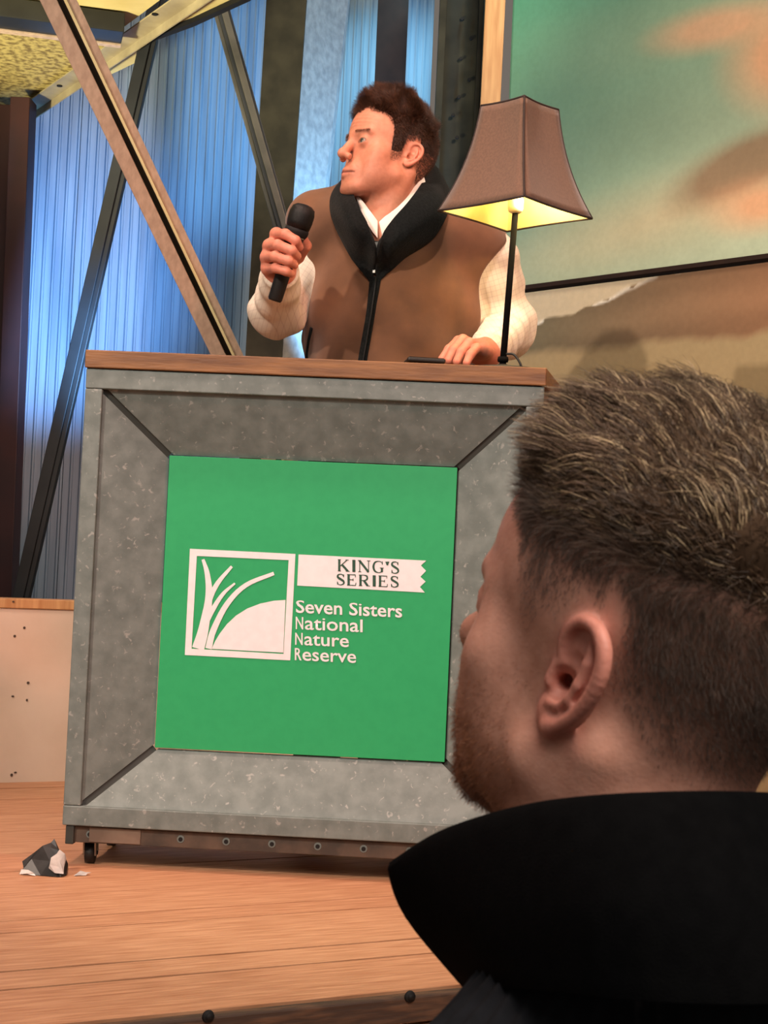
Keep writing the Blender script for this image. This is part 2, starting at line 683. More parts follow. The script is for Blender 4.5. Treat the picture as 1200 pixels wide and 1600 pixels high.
def member(name, root, t, b, d, w, h, m, zlo=0.0, zhi=2.7, up=(0, 1, 0), bev=.002, ox=0, oy=0, dt=None):
    a, c = post_pts(t, b, d, zlo, zhi, dt)
    bm = bmesh.new()
    o_ = Vector(root.location)
    bar(bm, Vector(a) - o_, Vector(c) - o_, w, h, up, bev, ox, oy)
    return obj(name, bm, m, root)


member('flange', r, (36, 185), (8, 930), 4.60, .058, .09, M_maroon, zhi=1.94)
member('web', r, (2, 185), (-26, 930), 4.66, .11, .03, M_maroon, zhi=1.94)

# raked olive column with a bolted web plate beside it
r = empty('steel_column', post_pts((447, 0), (414, 545), 4.5)[0])
tag(r, 'tall olive steel column with a blue-lit bolted plate behind the microphone', 'column')
bm = bmesh.new()


def sheet(pts, d):
    bm = bmesh.new()
    o_ = Vector(r.location)
    prism(bm, [Vector(p) - o_ for p in pts], d)
    return bm


def lerp_px(a, b, y):
    t = (y - a[1]) / (b[1] - a[1])
    return (a[0] + (b[0] - a[0]) * t, y)


aL, aL2, aR, aR2 = (416, 0), (384, 545), (479, 0), (441, 550)
b1, b2 = (547, 0), (484, 560)
YB = 1170
pts = [P(*lerp_px(aL, aL2, -220), 4.5), P(*lerp_px(aR, aR2, -220), 4.5), P(*lerp_px(aR, aR2, YB), 4.5), P(*lerp_px(aL, aL2, YB), 4.5)]
obj('flange', sheet(pts, (0, .04, 0)), M_col, r)
pts = [P(*lerp_px(aR, aR2, -220), 4.52), P(*lerp_px(b1, b2, -220), 4.74), P(*lerp_px(b1, b2, YB), 4.70), P(*lerp_px(aR, aR2, YB), 4.52)]
web = obj('web_plate', sheet(pts, (-.008, .012, 0)), M_web, r)
wo, wn = pts[0], np.cross(pts[1] - pts[0], pts[2] - pts[0])
wn = wn / np.linalg.norm(wn)
wn = wn if wn[1] < 0 else -wn
bm = bmesh.new()
src = None
for px, py in ((478, 47), (476, 97), (472, 147), (487, 183), (501, 204), (469, 199), (466, 249), (497, 254), (480, 269), (465, 298), (452, 530),
               (522, 25), (515, 100)):
    p = Ppl(px, py, wo, wn) - A(r.location)
    if src is None:
        bm = bmesh.new()
        cyl(bm, (0, 0, 0), wn * .010, .0075, .0065, 6)
        src = obj('bolt', bm, M_bolt, r)
        src.location = p
    else:
        share(src, 'bolt', r, p)
a, b = Ppl(474, 226, wo, wn), Ppl(518, 231, wo, wn)
bm = bmesh.new()
bar(bm, a - A(r.location), b - A(r.location), .003, .002, wn)
obj('seam', bm, M_bolt, r)

# slim brown post behind the speaker's head
r = empty('steel_pipe_post', post_pts((615, 0), (600, 300), 4.95)[0])
tag(r, 'square dark brown post standing straight behind the speaker', 'post')
member('post_body', r, (615, 0), (602, 300), 4.95, .098, .09, M_col2)

# olive channel column left of the painting
r = empty('channel_column', post_pts((722, 0), (706, 330), 4.75)[0])
tag(r, 'dark olive channel column with bolt holes left of the painting', 'column')
member('web', r, (728, 0), (714, 300), 4.78, .120, .03, M_col)
member('flange', r, (693, 0), (679, 300), 4.75, .022, .07, M_col, ox=.0)
member('flange', r, (752, 0), (738, 300), 4.75, .014, .07, M_col)
src = None
for px, py in ((722, 30), (720, 92), (717, 152), (714, 215), (736, 60), (733, 125), (708, 180)):
    p = Ppl(px, py, P(728, 0, 4.765), A([0, 1, 0])) - A(r.location)
    if src is None:
        bm = bmesh.new()
        cyl(bm, (0, 0, 0), (0, -.006, 0), .0062, .0055, 8)
        src = obj('bolt', bm, M_bolt, r)
        src.location = p
    else:
        share(src, 'bolt', r, p)

# ------------------------------------------------------------------ painted canvas on the angled right wall
MO = P(787, 300, 4.62)
MD = A([.70, -.714, 0]) / np.linalg.norm([.70, -.714])
MN = A([MD[1], -MD[0], 0])
MN = MN if np.dot(MN, C0 - MO) > 0 else -MN
ZB = (Ppl(800, 452, MO, MN)[2] + Ppl(1200, 400, MO, MN)[2]) / 2


def proj(p):
    q = (np.asarray(p) - C0) @ CMn
    return 600 + FPX * q[:, 0] / -q[:, 2], 800 - FPX * q[:, 1] / -q[:, 2]


def lin(c):
    return A(srgb(*c))


def blob(x, y, cx, cy, rx, ry, ang, soft):
    a = math.radians(ang)
    dx, dy = x - cx, y - cy
    u, v = dx * math.cos(a) + dy * math.sin(a), -dx * math.sin(a) + dy * math.cos(a)
    d = np.sqrt((u / rx) ** 2 + (v / ry) ** 2)
    return np.clip((1 + soft - d) / (2 * soft), 0, 1)[:, None] ** 1.3


def mixc(c, t, k):
    return c * (1 - k) + lin(t) * k


def sky_paint(p):
    x, y = proj(p)
    n = wob(p.astype(np.float32), 5, 3) * 40
    t = np.clip(((x - 800) * .55 + (y - 0) * .62 + n) / 430, 0, 1)[:, None]
    c = lin((74, 154, 130)) * (1 - t) + lin((184, 196, 168)) * t
    k = np.clip((np.sin((y + .30 * x + n * .6) / 46) - .1), 0, 1)[:, None] * np.clip((x - 780) / 300, 0, 1)[:, None]
    c = mixc(c, (176, 190, 158), k * .35)
    c = mixc(c, (226, 182, 146), blob(x, y, 1120, 42, 95, 30, -14, .5) * .9)
    c = mixc(c, (232, 176, 136), blob(x, y, 1230, 85, 90, 75, -35, .5) * .9)
    c = mixc(c, (206, 186, 150), blob(x, y, 1060, 330, 260, 46, -20, .9) * .7)
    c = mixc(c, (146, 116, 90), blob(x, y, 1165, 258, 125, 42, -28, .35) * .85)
    c = mixc(c, (226, 170, 130), blob(x, y, 1195, 318, 75, 36, -12, .6) * .9)
    return c * (1 + .05 * wob(p.astype(np.float32), 38, 9))[:, None]


def land_paint(p):
    x, y = proj(p)
    n = wob(p.astype(np.float32), 30, 5) * 7 + wob(p.astype(np.float32), 110, 6) * 4
    edge = np.interp(x, [790, 835, 900, 960, 1000, 1060, 1110, 1200, 1400], [515, 499, 484, 462, 440, 424, 414, 402, 390]) + n
    c = np.ones((len(x), 3)) * lin((206, 190, 160))
    k = np.clip((y - edge) / 3, 0, 1)[:, None]
    t = np.clip((x - 820) / 380, 0, 1)[:, None]
    hill = lin((112, 104, 82)) * (1 - t) + lin((150, 112, 84)) * t
    hill = hill * (1 + .13 * np.sin((y + .18 * x + n) / 13))[:, None]
    lo = np.clip((y - (545 - .1 * (x - 830)) + n) / 16, 0, 1)[:, None]
    hill = hill * (1 - lo) + lin((166, 146, 110)) * lo
    c = c * (1 - k) + hill * k
    chalk = np.clip(1 - np.abs(y - edge - 3) / 5, 0, 1) * (wob(p.astype(np.float32), 60, 11) > .05) * np.clip((1080 - x) / 140, 0, 1)
    c = mixc(c, (240, 232, 216), chalk[:, None])
    return c


def canvas(name, s0, s1, z0, z1, off, paint, nu, nv, parent, m):
    S, Z = np.meshgrid(np.linspace(s0, s1, nu), np.linspace(z0, z1, nv), indexing='ij')
    p = MO[None] * A([1, 1, 0]) + S.reshape(-1, 1) * MD + MN * off + Z.reshape(-1, 1) * A([0, 0, 1])
    idx = np.arange(nu * nv).reshape(nu, nv)
    F = np.stack([idx[:-1, :-1], idx[1:, :-1], idx[1:, 1:], idx[:-1, 1:]], -1).reshape(-1, 4)
    o = mesh_np(name, p - A(parent.location), F, m, parent, True, np.clip(paint(p), 0, 1))
    s = o.modifiers.new('thickness', 'SOLIDIFY')
    s.thickness = .012
    s.offset = -1
    return o


M_paint = mat('scenic_paint', (1, 1, 1), .8, 0, (.93, .93, .93), 60, attr='tint', spec=.2)
mur = empty('stage_painting', tuple(MO * A([1, 1, 0])))
tag(mur, 'large painted backdrop of teal sky, peach clouds and brown hills beside the lamp', 'painting')
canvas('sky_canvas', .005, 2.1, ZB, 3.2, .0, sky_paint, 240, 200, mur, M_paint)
canvas('land_canvas', -.01, 2.1, .02, ZB - .022, .025, land_paint, 300, 260, mur, M_paint)
o_ = A(mur.location)
bm = bmesh.new()
g0, g1 = MO * A([1, 1, 0]) + MD * .0 + A([0, 0, ZB - .008]), MO * A([1, 1, 0]) + MD * 2.1 + A([0, 0, ZB - .008])
bar(bm, g0 - o_ + MN * .012, g1 - o_ + MN * .012, .05, .012, (0, 0, 1))
obj('batten', bm, M_col2, mur)
bm = bmesh.new()
a, c = post_pts((774, 0), (763, 220), 4.66)
bar(bm, A(a) - o_, A(c) - o_, .060, .03, (0, 1, 0), .002)
obj('edge_batten', bm, M_pine, mur)

# ------------------------------------------------------------------ roof structure, upper left
ZR = 1.98


def roofpoly(pts, z):
    return [Pz(px, py, z) for px, py in pts]


roof = empty('roof_canopy', tuple(Pz(120, 60, ZR)))
tag(roof, 'underside of a timber roof canopy with chipboard panels and drilled rails', 'canopy')


def rp(name, pts, z, t, m):
    bm = bmesh.new()
    prism(bm, [Vector(p) - Vector(roof.location) for p in roofpoly(pts, z)], (0, 0, t))
    return obj(name, bm, m, roof)


rp('roof_panel', [(-150, 300), (-150, 20), (0, 38), (92, 50), (190, 62), (60, 150)], ZR, .018, M_osb)
rp('roof_panel', [(-150, -80), (330, -80), (250, 0), (190, 45), (92, 20), (0, 2), (-150, -14)], ZR, .018, M_roof)
rp('roof_panel', [(205, 66), (296, 2), (340, -40), (480, -40), (380, 2), (300, 36)], ZR + .002, .014, M_roof)
rp('roof_panel', [(118, 134), (166, 97), (210, 67), (235, 87), (172, 117)], ZR + .002, .014, M_roof)
rp('roof_panel', [(-80, 275), (14, 211), (40, 233), (0, 252), (-80, 290)], ZR + .002, .014, M_roof)
rp('edge_trim', [(208, 70), (300, 36), (384, -3), (440, -40), (448, -36), (390, 2), (302, 42), (214, 74)], ZR - .012, .014, M_bolt)
a, b = Pz(-150, 305, ZR - .015), Pz(330, -30, ZR - .015)
bm = bmesh.new()
o_ = A(roof.location)
bar(bm, a - o_, b - o_, .052, .004, (0, 0, 1), 0, 0, 0)
bar(bm, a - o_, b - o_, .004, .05, (0, 0, 1), 0, .026, -.0)
rail = obj('drilled_rail', bm, M_rail, roof)
src = None
for px, py in ((44, 171), (93, 134), (242, 22), (8, 198)):
    p = Pz(px, py, ZR - .018) - o_
    if src is None:
        bm = bmesh.new()
        cyl(bm, (0, 0, .001), (0, 0, -.002), .008, .008, 14)
        src = obj('bolt_hole', bm, M_bolt, rail)
        src.location = p
    else:
        share(src, 'bolt_hole', rail, p)
# dark cross beam
a0, b0 = Pz(-150, 2, ZR - .03), Pz(192, 46, ZR - .03)
bm = bmesh.new()
bar(bm, a0 - o_, b0 - o_, .11, .05, (0, 0, 1), .002)
obj('cross_beam', bm, M_strut, roof)
bm = bmesh.new()
d_ = np.cross(A([0, 0, 1]), (b0 - a0) / np.linalg.norm(b0 - a0))
s_ = 1 if d_[1] > 0 else -1
bar(bm, a0 - o_ + d_ * s_ * .05 + A([0, 0, -.024]), b0 - o_ + d_ * s_ * .05 + A([0, 0, -.024]), .022, .012, (0, 0, 1), .001)
obj('beam_flange', bm, M_alu, roof)

# ------------------------------------------------------------------ raking struts
a, c = post_pts((92, 0), (354, 551), 3.66, .0, 2.35, 3.2)
r = empty('raking_strut', tuple(a))
tag(r, 'pale slotted metal strut slanting up behind the lectern', 'strut')
o_ = A(r.location)
for nm, w, h, m_, ox, oy in (('face_plate', .032, .030, M_alu, -.0195, 0), ('slot', .014, .012, M_black, .0035, .009), ('lip', .006, .040, M_lip, .0125, -.002),
                             ('face_plate', .018, .030, M_alu, .0245, .004)):
    bm = bmesh.new()
    bar(bm, a - o_, c - o_, w, h, (0, 1, 0), .0015, ox, oy)
    obj(nm, bm, m_, r)
a, c = post_pts((229, 77), (34, 930), 4.15, .0, 2.5)
r = empty('dark_strut', tuple(a))
tag(r, 'thin black strut leaning across the blue-lit wall at the left', 'strut')
o_ = A(r.location)
for nm, w, ox, oy in (('outer_tube', .030, -.006, 0), ('inner_rib', .014, .015, .006)):
    bm = bmesh.new()
    bar(bm, a - o_, c - o_, w, .03, (0, 1, 0), .002, ox, oy)
    obj(nm, bm, M_strut, r)
a, c = post_pts((350, 19), (436, 326), 4.1, .0, 2.6)
r = empty('grey_strut', tuple(a))
tag(r, 'grey square tube strut leaning behind the microphone hand', 'strut')
o_ = A(r.location)
for nm, w, h, m_, ox, oy in (('tube', .034, .034, M_strut, 0, 0), ('side_fin', .012, .02, M_strut2, -.022, .008), ('front_cover', .018, .008, M_strut2, .002, -.02)):
    bm = bmesh.new()
    bar(bm, a - o_, c - o_, w, h, (0, 1, 0), .002, ox, oy)
    obj(nm, bm, m_, r)

# ------------------------------------------------------------------ lectern
LW, LX = .872, -.144
LYAW = math.radians(-2.3)
lec = empty('lectern', (LX, 2.9, 0), LYAW)
tag(lec, 'galvanised steel lectern on casters with wooden top and green sign panel', 'lectern')
ZL0, ZL1 = .079, .945
HW = LW / 2
# frame bars
for nm, lo, hi in (('frame_bar', (-HW, 0, ZL1 - .038), (HW, .03, ZL1)), ('frame_bar', (-HW, 0, ZL0), (HW, .03, ZL0 + .037)),
                   ('frame_bar', (-HW, .0005, ZL0 + .0375), (-HW + .033, .03, ZL1 - .0385)), ('frame_bar', (HW - .033, .0005, ZL0 + .0375), (HW, .03, ZL1 - .0385))):
    bm = bmesh.new()
    box(bm, lo, hi, .002)
    obj(nm, bm, M_galv, lec)
# sloping panels from the frame in to the sign
SD = .062
ox0, ox1, oz0, oz1 = -HW + .033, HW - .033, ZL0 + .037, ZL1 - .038
SX0, SX1, SZ0, SZ1 = -.280, .281, .224, .791
O = [(ox0, oz0), (ox1, oz0), (ox1, oz1), (ox0, oz1)]
I = [(SX0, SZ0), (SX1, SZ0), (SX1, SZ1), (SX0, SZ1)]
for k in range(4):
    k2 = (k + 1) % 4
    oa, ob, ia, ib = [Vector((p[0], y, p[1])) for p, y in ((O[k], .010), (O[k2], .010), (I[k], SD), (I[k2], SD))]
    e = (ob - oa).normalized() * .0085
    n = (ob - oa).cross(ia - oa).normalized()
    n = n if n.y > 0 else -n
    bm = bmesh.new()
    prism(bm, [oa + e, ob - e, ib - e, ia + e], n * .003)
    obj('sloping_panel', bm, M_galv, lec)
    bm = bmesh.new()
    bar(bm, oa + Vector((0, .006, 0)), ia + Vector((0, .005, 0)), .026, .004, (0, -1, 0))
    obj('mitre_seam', bm, M_galv_dark, lec)
# body behind
bm = bmesh.new()
prism(bm, [(-HW + .003, .031, ZL0), (HW - .003, .031, ZL0), (HW + .045, .27, ZL0), (-HW + .003, .27, ZL0)], (0, 0, .02))
obj('base_plate', bm, M_rust, lec)
for a_, b_ in ((Vector((-HW + .003, .031, ZL0 + .02)), Vector((-HW + .003, .27, ZL0 + .02))), (Vector((HW - .003, .031, ZL0 + .02)), Vector((HW + .045, .27, ZL0 + .02)))):
    bm = bmesh.new()
    prism(bm, [a_, b_, b_ + Vector((0, 0, ZL1 - ZL0 - .021)), a_ + Vector((0, 0, ZL1 - ZL0 - .021))], (-.012 if a_.x > 0 else .012, 0, 0))
    obj('side_panel', bm, M_top, lec)
bm = bmesh.new()
prism(bm, [(-HW - .002, -.006, ZL1 + .001), (HW + .002, -.006, ZL1 + .001), (HW + .052, .275, ZL1 + .001), (-HW + .002, .275, ZL1 + .001)], (0, 0, .034))
top = obj('wooden_top', bm, M_top, lec)
b_ = top.modifiers.new('edge', 'BEVEL')
b_.width, b_.segments = .002, 2
ZT = ZL1 + .035
# sign
bm = bmesh.new()
box(bm, (SX0 + .002, SD - .007, SZ0 + .002), (SX1 - .002, SD + .004, SZ1 - .002), .001)
sign = obj('sign_panel', bm, M_green, lec)
sign['label'] = 'square green printed sign'
SY = SD - .0075
Hs = A([[260, 711], [712, 733], [690, 1193], [241, 1167]], float)


def S(zx, zy):
    """print layout: position in a 2.4x crop of the sign -> sign plane"""
    px, py = 230 + zx / 2.4, 830 + zy / 2.4
    u, v = .5, .5
    for _ in range(8):
        a_, b_, c_, d_ = Hs
        p = a_ * (1 - u) * (1 - v) + b_ * u * (1 - v) + c_ * u * v + d_ * (1 - u) * v
        du = (b_ - a_) * (1 - v) + (c_ - d_) * v
        dv = (d_ - a_) * (1 - u) + (c_ - b_) * u
        s = np.linalg.solve(np.stack([du, dv], 1), A([px, py]) - p)
        u, v = u + s[0], v + s[1]
    return SX0 + u * (SX1 - SX0), SZ1 - v * (SZ1 - SZ0)


def printed(name, polys, m, y=SY, t=.0006):
    bm = bmesh.new()
    for poly in polys:
        vs_ = [bm.verts.new((x, y, z)) for x, z in poly]
        f = bm.faces.new(vs_)
        q = bmesh.ops.extrude_face_region(bm, geom=[f])
        bmesh.ops.translate(bm, vec=(0, -t, 0), verts=[g for g in q['geom'] if isinstance(g, bmesh.types.BMVert)])
    bmesh.ops.triangulate(bm, faces=bm.faces[:])
    return obj(name, bm, m, sign)


def ribbon_poly(pts, ws):
    c = catmull([A(p, float) for p in pts], 5)
    w = np.interp(np.linspace(0, len(ws) - 1, len(c)), range(len(ws)), ws)
    L, R_ = [], []
    for i, p in enumerate(c):
        t = c[min(i + 1, len(c) - 1)] - c[max(i - 1, 0)]
        t = t / (np.linalg.norm(t) + 1e-9)
        n = A([-t[1], t[0]])
        L.append(p + n * w[i] / 2)
        R_.append(p - n * w[i] / 2)
    return [L, R_]


def strip_quads(pts, ws):
    L, R_ = ribbon_poly(pts, ws)
    return [[S(*L[i]), S(*L[i + 1]), S(*R_[i + 1]), S(*R_[i])] for i in range(len(L) - 1)]


fo = [(156, 68), (550, 90), (532, 486), (140, 463)]
fi = [(182, 95), (525, 113), (507, 462), (165, 440)]
printed('logo_border', [[S(*fo[k]), S(*fo[(k + 1) % 4]), S(*fi[(k + 1) % 4]), S(*fi[k])] for k in range(4)], M_white_print)
printed('logo_hill', [[S(*p) for p in ((240, 441), (252, 414), (270, 384), (296, 350), (330, 318), (372, 292), (420, 274), (470, 264), (514, 261), (506, 457))]], M_white_print)
printed('logo_blade', strip_quads([(189, 440), (205, 385), (216, 330), (226, 270), (228, 215), (220, 155), (205, 108)], [46, 40, 34, 28, 24, 18, 11]), M_white_print)
printed('logo_blade', strip_quads([(214, 330), (232, 255), (262, 195), (313, 135)], [14, 20, 17, 10]), M_white_print, SY - .0001)
printed('logo_blade', strip_quads([(216, 352), (246, 290), (282, 236), (325, 198)], [16, 18, 14, 7]), M_white_print, SY - .0002)
printed('logo_blade', strip_quads([(228, 440), (246, 372), (296, 275), (366, 205), (470, 162)], [24, 23, 20, 17, 13]), M_white_print, SY - .0003)
printed('ribbon', [[S(*p) for p in ((562, 92), (1036, 118), (1016, 136), (1035, 156), (1014, 178), (1033, 196), (1012, 216), (1030, 237), (557, 208))]], M_white_print)

# serif capitals drawn as strokes: unit box, (points, widths)
SER = {
    'K': [([(.16, 0), (.16, 1)], .16), ([(.04, .02), (.30, .02)], .05), ([(.04, .98), (.30, .98)], .05), ([(.80, .98), (.22, .42)], .07), ([(.38, .56), (.86, .03)], .16),
          ([(.66, .98), (.92, .98)], .05), ([(.68, .02), (1.0, .02)], .05)],
    'I': [([(.5, 0), (.5, 1)], .22), ([(.26, .02), (.74, .02)], .05), ([(.26, .98), (.74, .98)], .05)],
    'N': [([(.16, 0), (.16, 1)], .06), ([(.84, 0), (.84, 1)], .06), ([(.14, .97), (.84, .03)], .16), ([(.02, .98), (.24, .98)], .05), ([(.04, .02), (.28, .02)], .05),
          ([(.72, .98), (.98, .98)], .05)],
    'G': [([(.86, .72), (.80, .90), (.55, .98), (.26, .86), (.14, .5), (.26, .14), (.55, .02), (.82, .10)], (.05, .06, .06, .13, .16, .13, .06, .06)), ([(.83, .06), (.83, .42)], .15),
          ([(.66, .42), (.98, .42)], .05), ([(.87, .70), (.87, .98)], .05)],
    "'": [([(.5, .98), (.5, .66)], (.3, .1))],
    'S': [([(.80, .74), (.70, .93), (.48, .98), (.24, .90), (.22, .70), (.50, .53), (.78, .36), (.80, .14), (.54, .02), (.28, .06), (.18, .28)], (.05, .06, .07, .11, .15, .16, .15, .11, .07, .06, .05)),
          ([(.80, .72), (.80, .98)], .05), ([(.18, .02), (.18, .30)], .05)],
    'E': [([(.2, 0), (.2, 1)], .17), ([(.06, .02), (.86, .02)], .06), ([(.06, .98), (.84, .98)], .06), ([(.2, .52), (.62, .52)], .06), ([(.86, .02), (.88, .26)], .05), ([(.83, .98), (.83, .76)], .05),
          ([(.62, .40), (.62, .64)], .05)],
    'R': [([(.2, 0), (.2, 1)], .17), ([(.06, .02), (.36, .02)], .05), ([(.06, .98), (.5, .98), (.74, .88), (.74, .62), (.5, .50), (.2, .50)], (.05, .06, .12, .13, .06, .06)), ([(.48, .50), (.80, .03)], .16),
          ([(.72, .02), (1.0, .02)], .05)],
}
WID = {'K': 1.0, 'I': .52, 'N': 1.05, 'G': 1.0, "'": .36, 'S': .82, 'E': .88, 'R': .98}


def serif_word(word, x0, x1, ytop0, ybot0, slope):
    tot = sum(WID[c] for c in word)
    polys = []
    x = 0.0
    k = (x1 - x0) / tot
    for ch in word:
        w = WID[ch] * k * .92
        for pts, ws in SER[ch]:
            q = []
            for (gx, gy) in pts:
                zx = x0 + x * k + gx * w
                zy = ybot0 + (ytop0 - ybot0) * gy + slope * (zx - x0)
                q.append((zx, zy))
            wl = ws if isinstance(ws, tuple) else (ws,) * 2
            wl = [v * 52 for v in wl]
            if len(q) == 2:
                a_, b_ = A(q[0], float), A(q[1], float)
                t = (b_ - a_) / np.linalg.norm(b_ - a_)
                n = A([-t[1], t[0]])
                polys.append([S(*(a_ + n * wl[0] / 2)), S(*(b_ + n * wl[-1] / 2)), S(*(b_ - n * wl[-1] / 2)), S(*(a_ - n * wl[0] / 2))])
            else:
                polys += strip_quads(q, wl)
        x += WID[ch]
    return polys


printed('lettering', serif_word("KING'S", 706, 942, 111, 155, .048), M_dark_print, SY - .0008, .0004)['label'] = "dark green serif word KING'S"
printed('lettering', serif_word('SERIES', 700, 940, 165, 206, .048), M_dark_print, SY - .0008, .0004)['label'] = 'dark green serif word SERIES'


def sans(text, zx0, zx1, zbase, ztop, bold, m=M_white_print):
    cu = bpy.data.curves.new('lettering', 'FONT')
    cu.body = text
    cu.size = 1.0
    cu.offset = .015 if bold else .010
    cu.resolution_u = 3
    cu.extrude = .0
    t = bpy.data.objects.new('lettering_source', cu)
    COL.objects.link(t)
    bpy.context.view_layer.update()
    me = bpy.data.meshes.new_from_object(t.evaluated_get(bpy.context.evaluated_depsgraph_get()))
    bpy.data.objects.remove(t)
    bpy.data.curves.remove(cu)
    v = A([q.co[:] for q in me.vertices])
    x0_, x1_ = v[:, 0].min(), v[:, 0].max()
    cap = .72
    slope = .053
    for q in me.vertices:
        zx = zx0 + (q.co.x - x0_) / (x1_ - x0_) * (zx1 - zx0)
        zy = zbase + slope * (zx - zx0) - 1.06 * float(np.interp(q.co.y, [-.3, 0, .53, .73, .95], [-.3, 0, .59, .74, .95])) / cap * (zbase - ztop)
        sx, sz = S(zx, zy)
        q.co = (sx, SY - .0012, sz)
    me.materials.append(m)
    o = bpy.data.objects.new('lettering', me)
    COL.objects.link(o)
    o.parent = sign
    o['label'] = 'white word ' + text
    return o


sans('Seven Sisters', 553, 946, 308, 265, True)
sans('N', 552, 580, 369, 326, True)
sans('ational', 586, 800, 371, 327, False)
sans('N', 550, 578, 427, 385, True)
sans('ature', 584, 749, 429, 386, False)
sans('R', 549, 574, 484, 442, True)
sans('eserve', 577, 776, 486, 443, False)

# perforated rail and casters under the frame
bm = bmesh.new()
box(bm, (-HW + .008, .012, ZL0 - .033), (HW - .008, .018, ZL0 - .001), .001)
box(bm, (-HW + .008, .012, ZL0 - .004), (HW - .008, .05, ZL0 - .001))
rail = obj('perforated_rail', bm, M_rust, lec)
src = None
for i in range(9):
    x = -.385 + .0865 * i
    if src is None:
        bm = bmesh.new()
        cyl(bm, (0, .0125, 0), (0, .0105, 0), .0075, .0068, 14)
        src = obj('grommet', bm, M_galv, rail)
        src.location = (x, 0, ZL0 - .017)
        bm = bmesh.new()
        cyl(bm, (0, .0125, 0), (0, .0098, 0), .0042, .0042, 12)
        src2 = obj('hole', bm, M_bolt, rail)
        src2.location = (x, 0, ZL0 - .017)
    else:
        share(src, 'grommet', rail, (x, 0, ZL0 - .017))
        share(src2, 'hole', rail, (x, 0, ZL0 - .017))
bm = bmesh.new()
box(bm, (-HW + .05, .0095, ZL0 - .031), (-HW + .148, .0119, ZL0 - .003), .0008)
obj('patch_plate', bm, mat('worn_plate', srgb(126, 108, 94), .6, .2, srgb(104, 88, 76), 20), rail)
bm = bmesh.new()
box(bm, (-HW + .006, .004, ZL0 - .036), (-HW + .022, .03, ZL0 - .0005), .002)
obj('corner_cleat', bm, M_galv_dark, rail)
for cx, cy in ((-HW + .045, .045), (HW - .06, .045), (-HW + .045, .235), (HW - .02, .235)):
    c = empty('caster', (cx, cy, 0))
    c.parent = lec
    bm = bmesh.new()
    box(bm, (-.02, -.02, ZL0 - .010), (.02, .02, ZL0 - .0055), .001)
    cyl(bm, (0, 0, ZL0 - .018), (0, 0, ZL0 - .009), .014, .016, 16)
    for sx in (-1, 1):
        bar(bm, (sx * .011, .002, ZL0 - .018), (sx * .011, .010, .018), .003, .022, (0, 1, 0))
    obj('fork', bm, M_chrome, c)
    bm = bmesh.new()
    cyl(bm, (-.008, .010, .0205), (.008, .010, .0205), .020, .020, 24)
    cyl(bm, (-.0135, .010, .0205), (.0135, .010, .0205), .004, .004, 10)
    obj('wheel', bm, M_black, c, True)

# ------------------------------------------------------------------ table lamp
M_shade = mat('taupe_fabric', srgb(106, 78, 60), .8, 0, srgb(94, 68, 52), 220, bump=.0003, bscale=900, sheen=.3)
M_lining = mat('cream_lining', srgb(238, 220, 160), .8, 0, srgb(232, 212, 150), 30)
M_trim = mat('dark_braid', srgb(42, 27, 22), .7)
M_porc = mat('white_holder', srgb(226, 216, 190), .4)
lp = Pz(786, 575, ZT)
lamp = empty('table_lamp', (float(lp[0]), 2.998, ZT))
lamp.location.x = float(Ppl(786, 560, (0, 2.998, 0), A([0, 1., 0]))[0])
tag(lamp, 'table lamp with black stem and bell-shaped brown square shade', 'lamp')
bm = bmesh.new()
lathe(bm, [(.080, 0), (.081, .003), (.078, .008), (.05, .0115), (.02, .014), (.008, .020)], 48)
obj('base', bm, M_black, lamp, True)
zs0 = float(Ppl(800, 335, lamp.location, A([0, 1., 0]))[2]) - ZT
zs1 = float(Ppl(803, 168, lamp.location, A([0, 1., 0]))[2]) - ZT
tilt = .012
bm = bmesh.new()
cyl(bm, (0, 0, .018), (tilt, 0, zs0 + .005), .0066, .0060, 16)
lathe(bm, [(.010, .024), (.011, .028), (.010, .034)], 16)
obj('stem', bm, mat('stem_black', srgb(14, 13, 13), .9, spec=.08), lamp, True)
bm = bmesh.new()
tube(bm, catmull([(.006, -.004, .040), (.020, -.012, .038), (.032, -.016, .022), (.036, -.014, .010), (.040, .0, .004), (.07, .06, .003)], 6), .0024, 8)
obj('cord', bm, M_black, lamp, True)
bm = bmesh.new()
lathe(bm, [(.008, zs0 + .002), (.014, zs0 + .006), (.0155, zs0 + .012), (.0155, zs0 + .030), (.013, zs0 + .034)], 20, Matrix.Translation((tilt, 0, 0)))
obj('bulb_holder', bm, M_porc, lamp, True)
bm = bmesh.new()
lathe(bm, [(.012, zs0 + .0345), (.022, zs0 + .06), (.028, zs0 + .08), (.024, zs0 + .10), (.010, zs0 + .112)], 20, Matrix.Translation((tilt, 0, 0)))
mb = mat('lit_bulb', (1, .85, .5), .4)
mb.node_tree.nodes['Principled BSDF'].inputs['Emission Color'].default_value = (1, .78, .36, 1)
mb.node_tree.nodes['Principled BSDF'].inputs['Emission Strength'].default_value = 6
obj('bulb', bm, mb, lamp, True)
pl = bpy.data.lights.new('lamp_glow', 'POINT')
pl.energy, pl.color, pl.shadow_soft_size = 1.8, (1, .82, .48), .012
po = bpy.data.objects.new('lamp_glow', pl)
po.parent = lamp
po.location = (tilt + .04, -.04, zs0 + .045)
COL.objects.link(po)
NS = 14
prof = []
for i in range(NS + 1):
    t = i / NS
    hd = .0765 + (.152 - .0765) * (.38 * t + .62 * t ** 2.3)
    prof.append((hd, zs1 + (zs0 - zs1) * t))
shade = empty('lamp_shade', (tilt, 0, 0), math.radians(1.5))
shade.parent = lamp
D4 = [(0, -1), (1, 0), (0, 1), (-1, 0)]
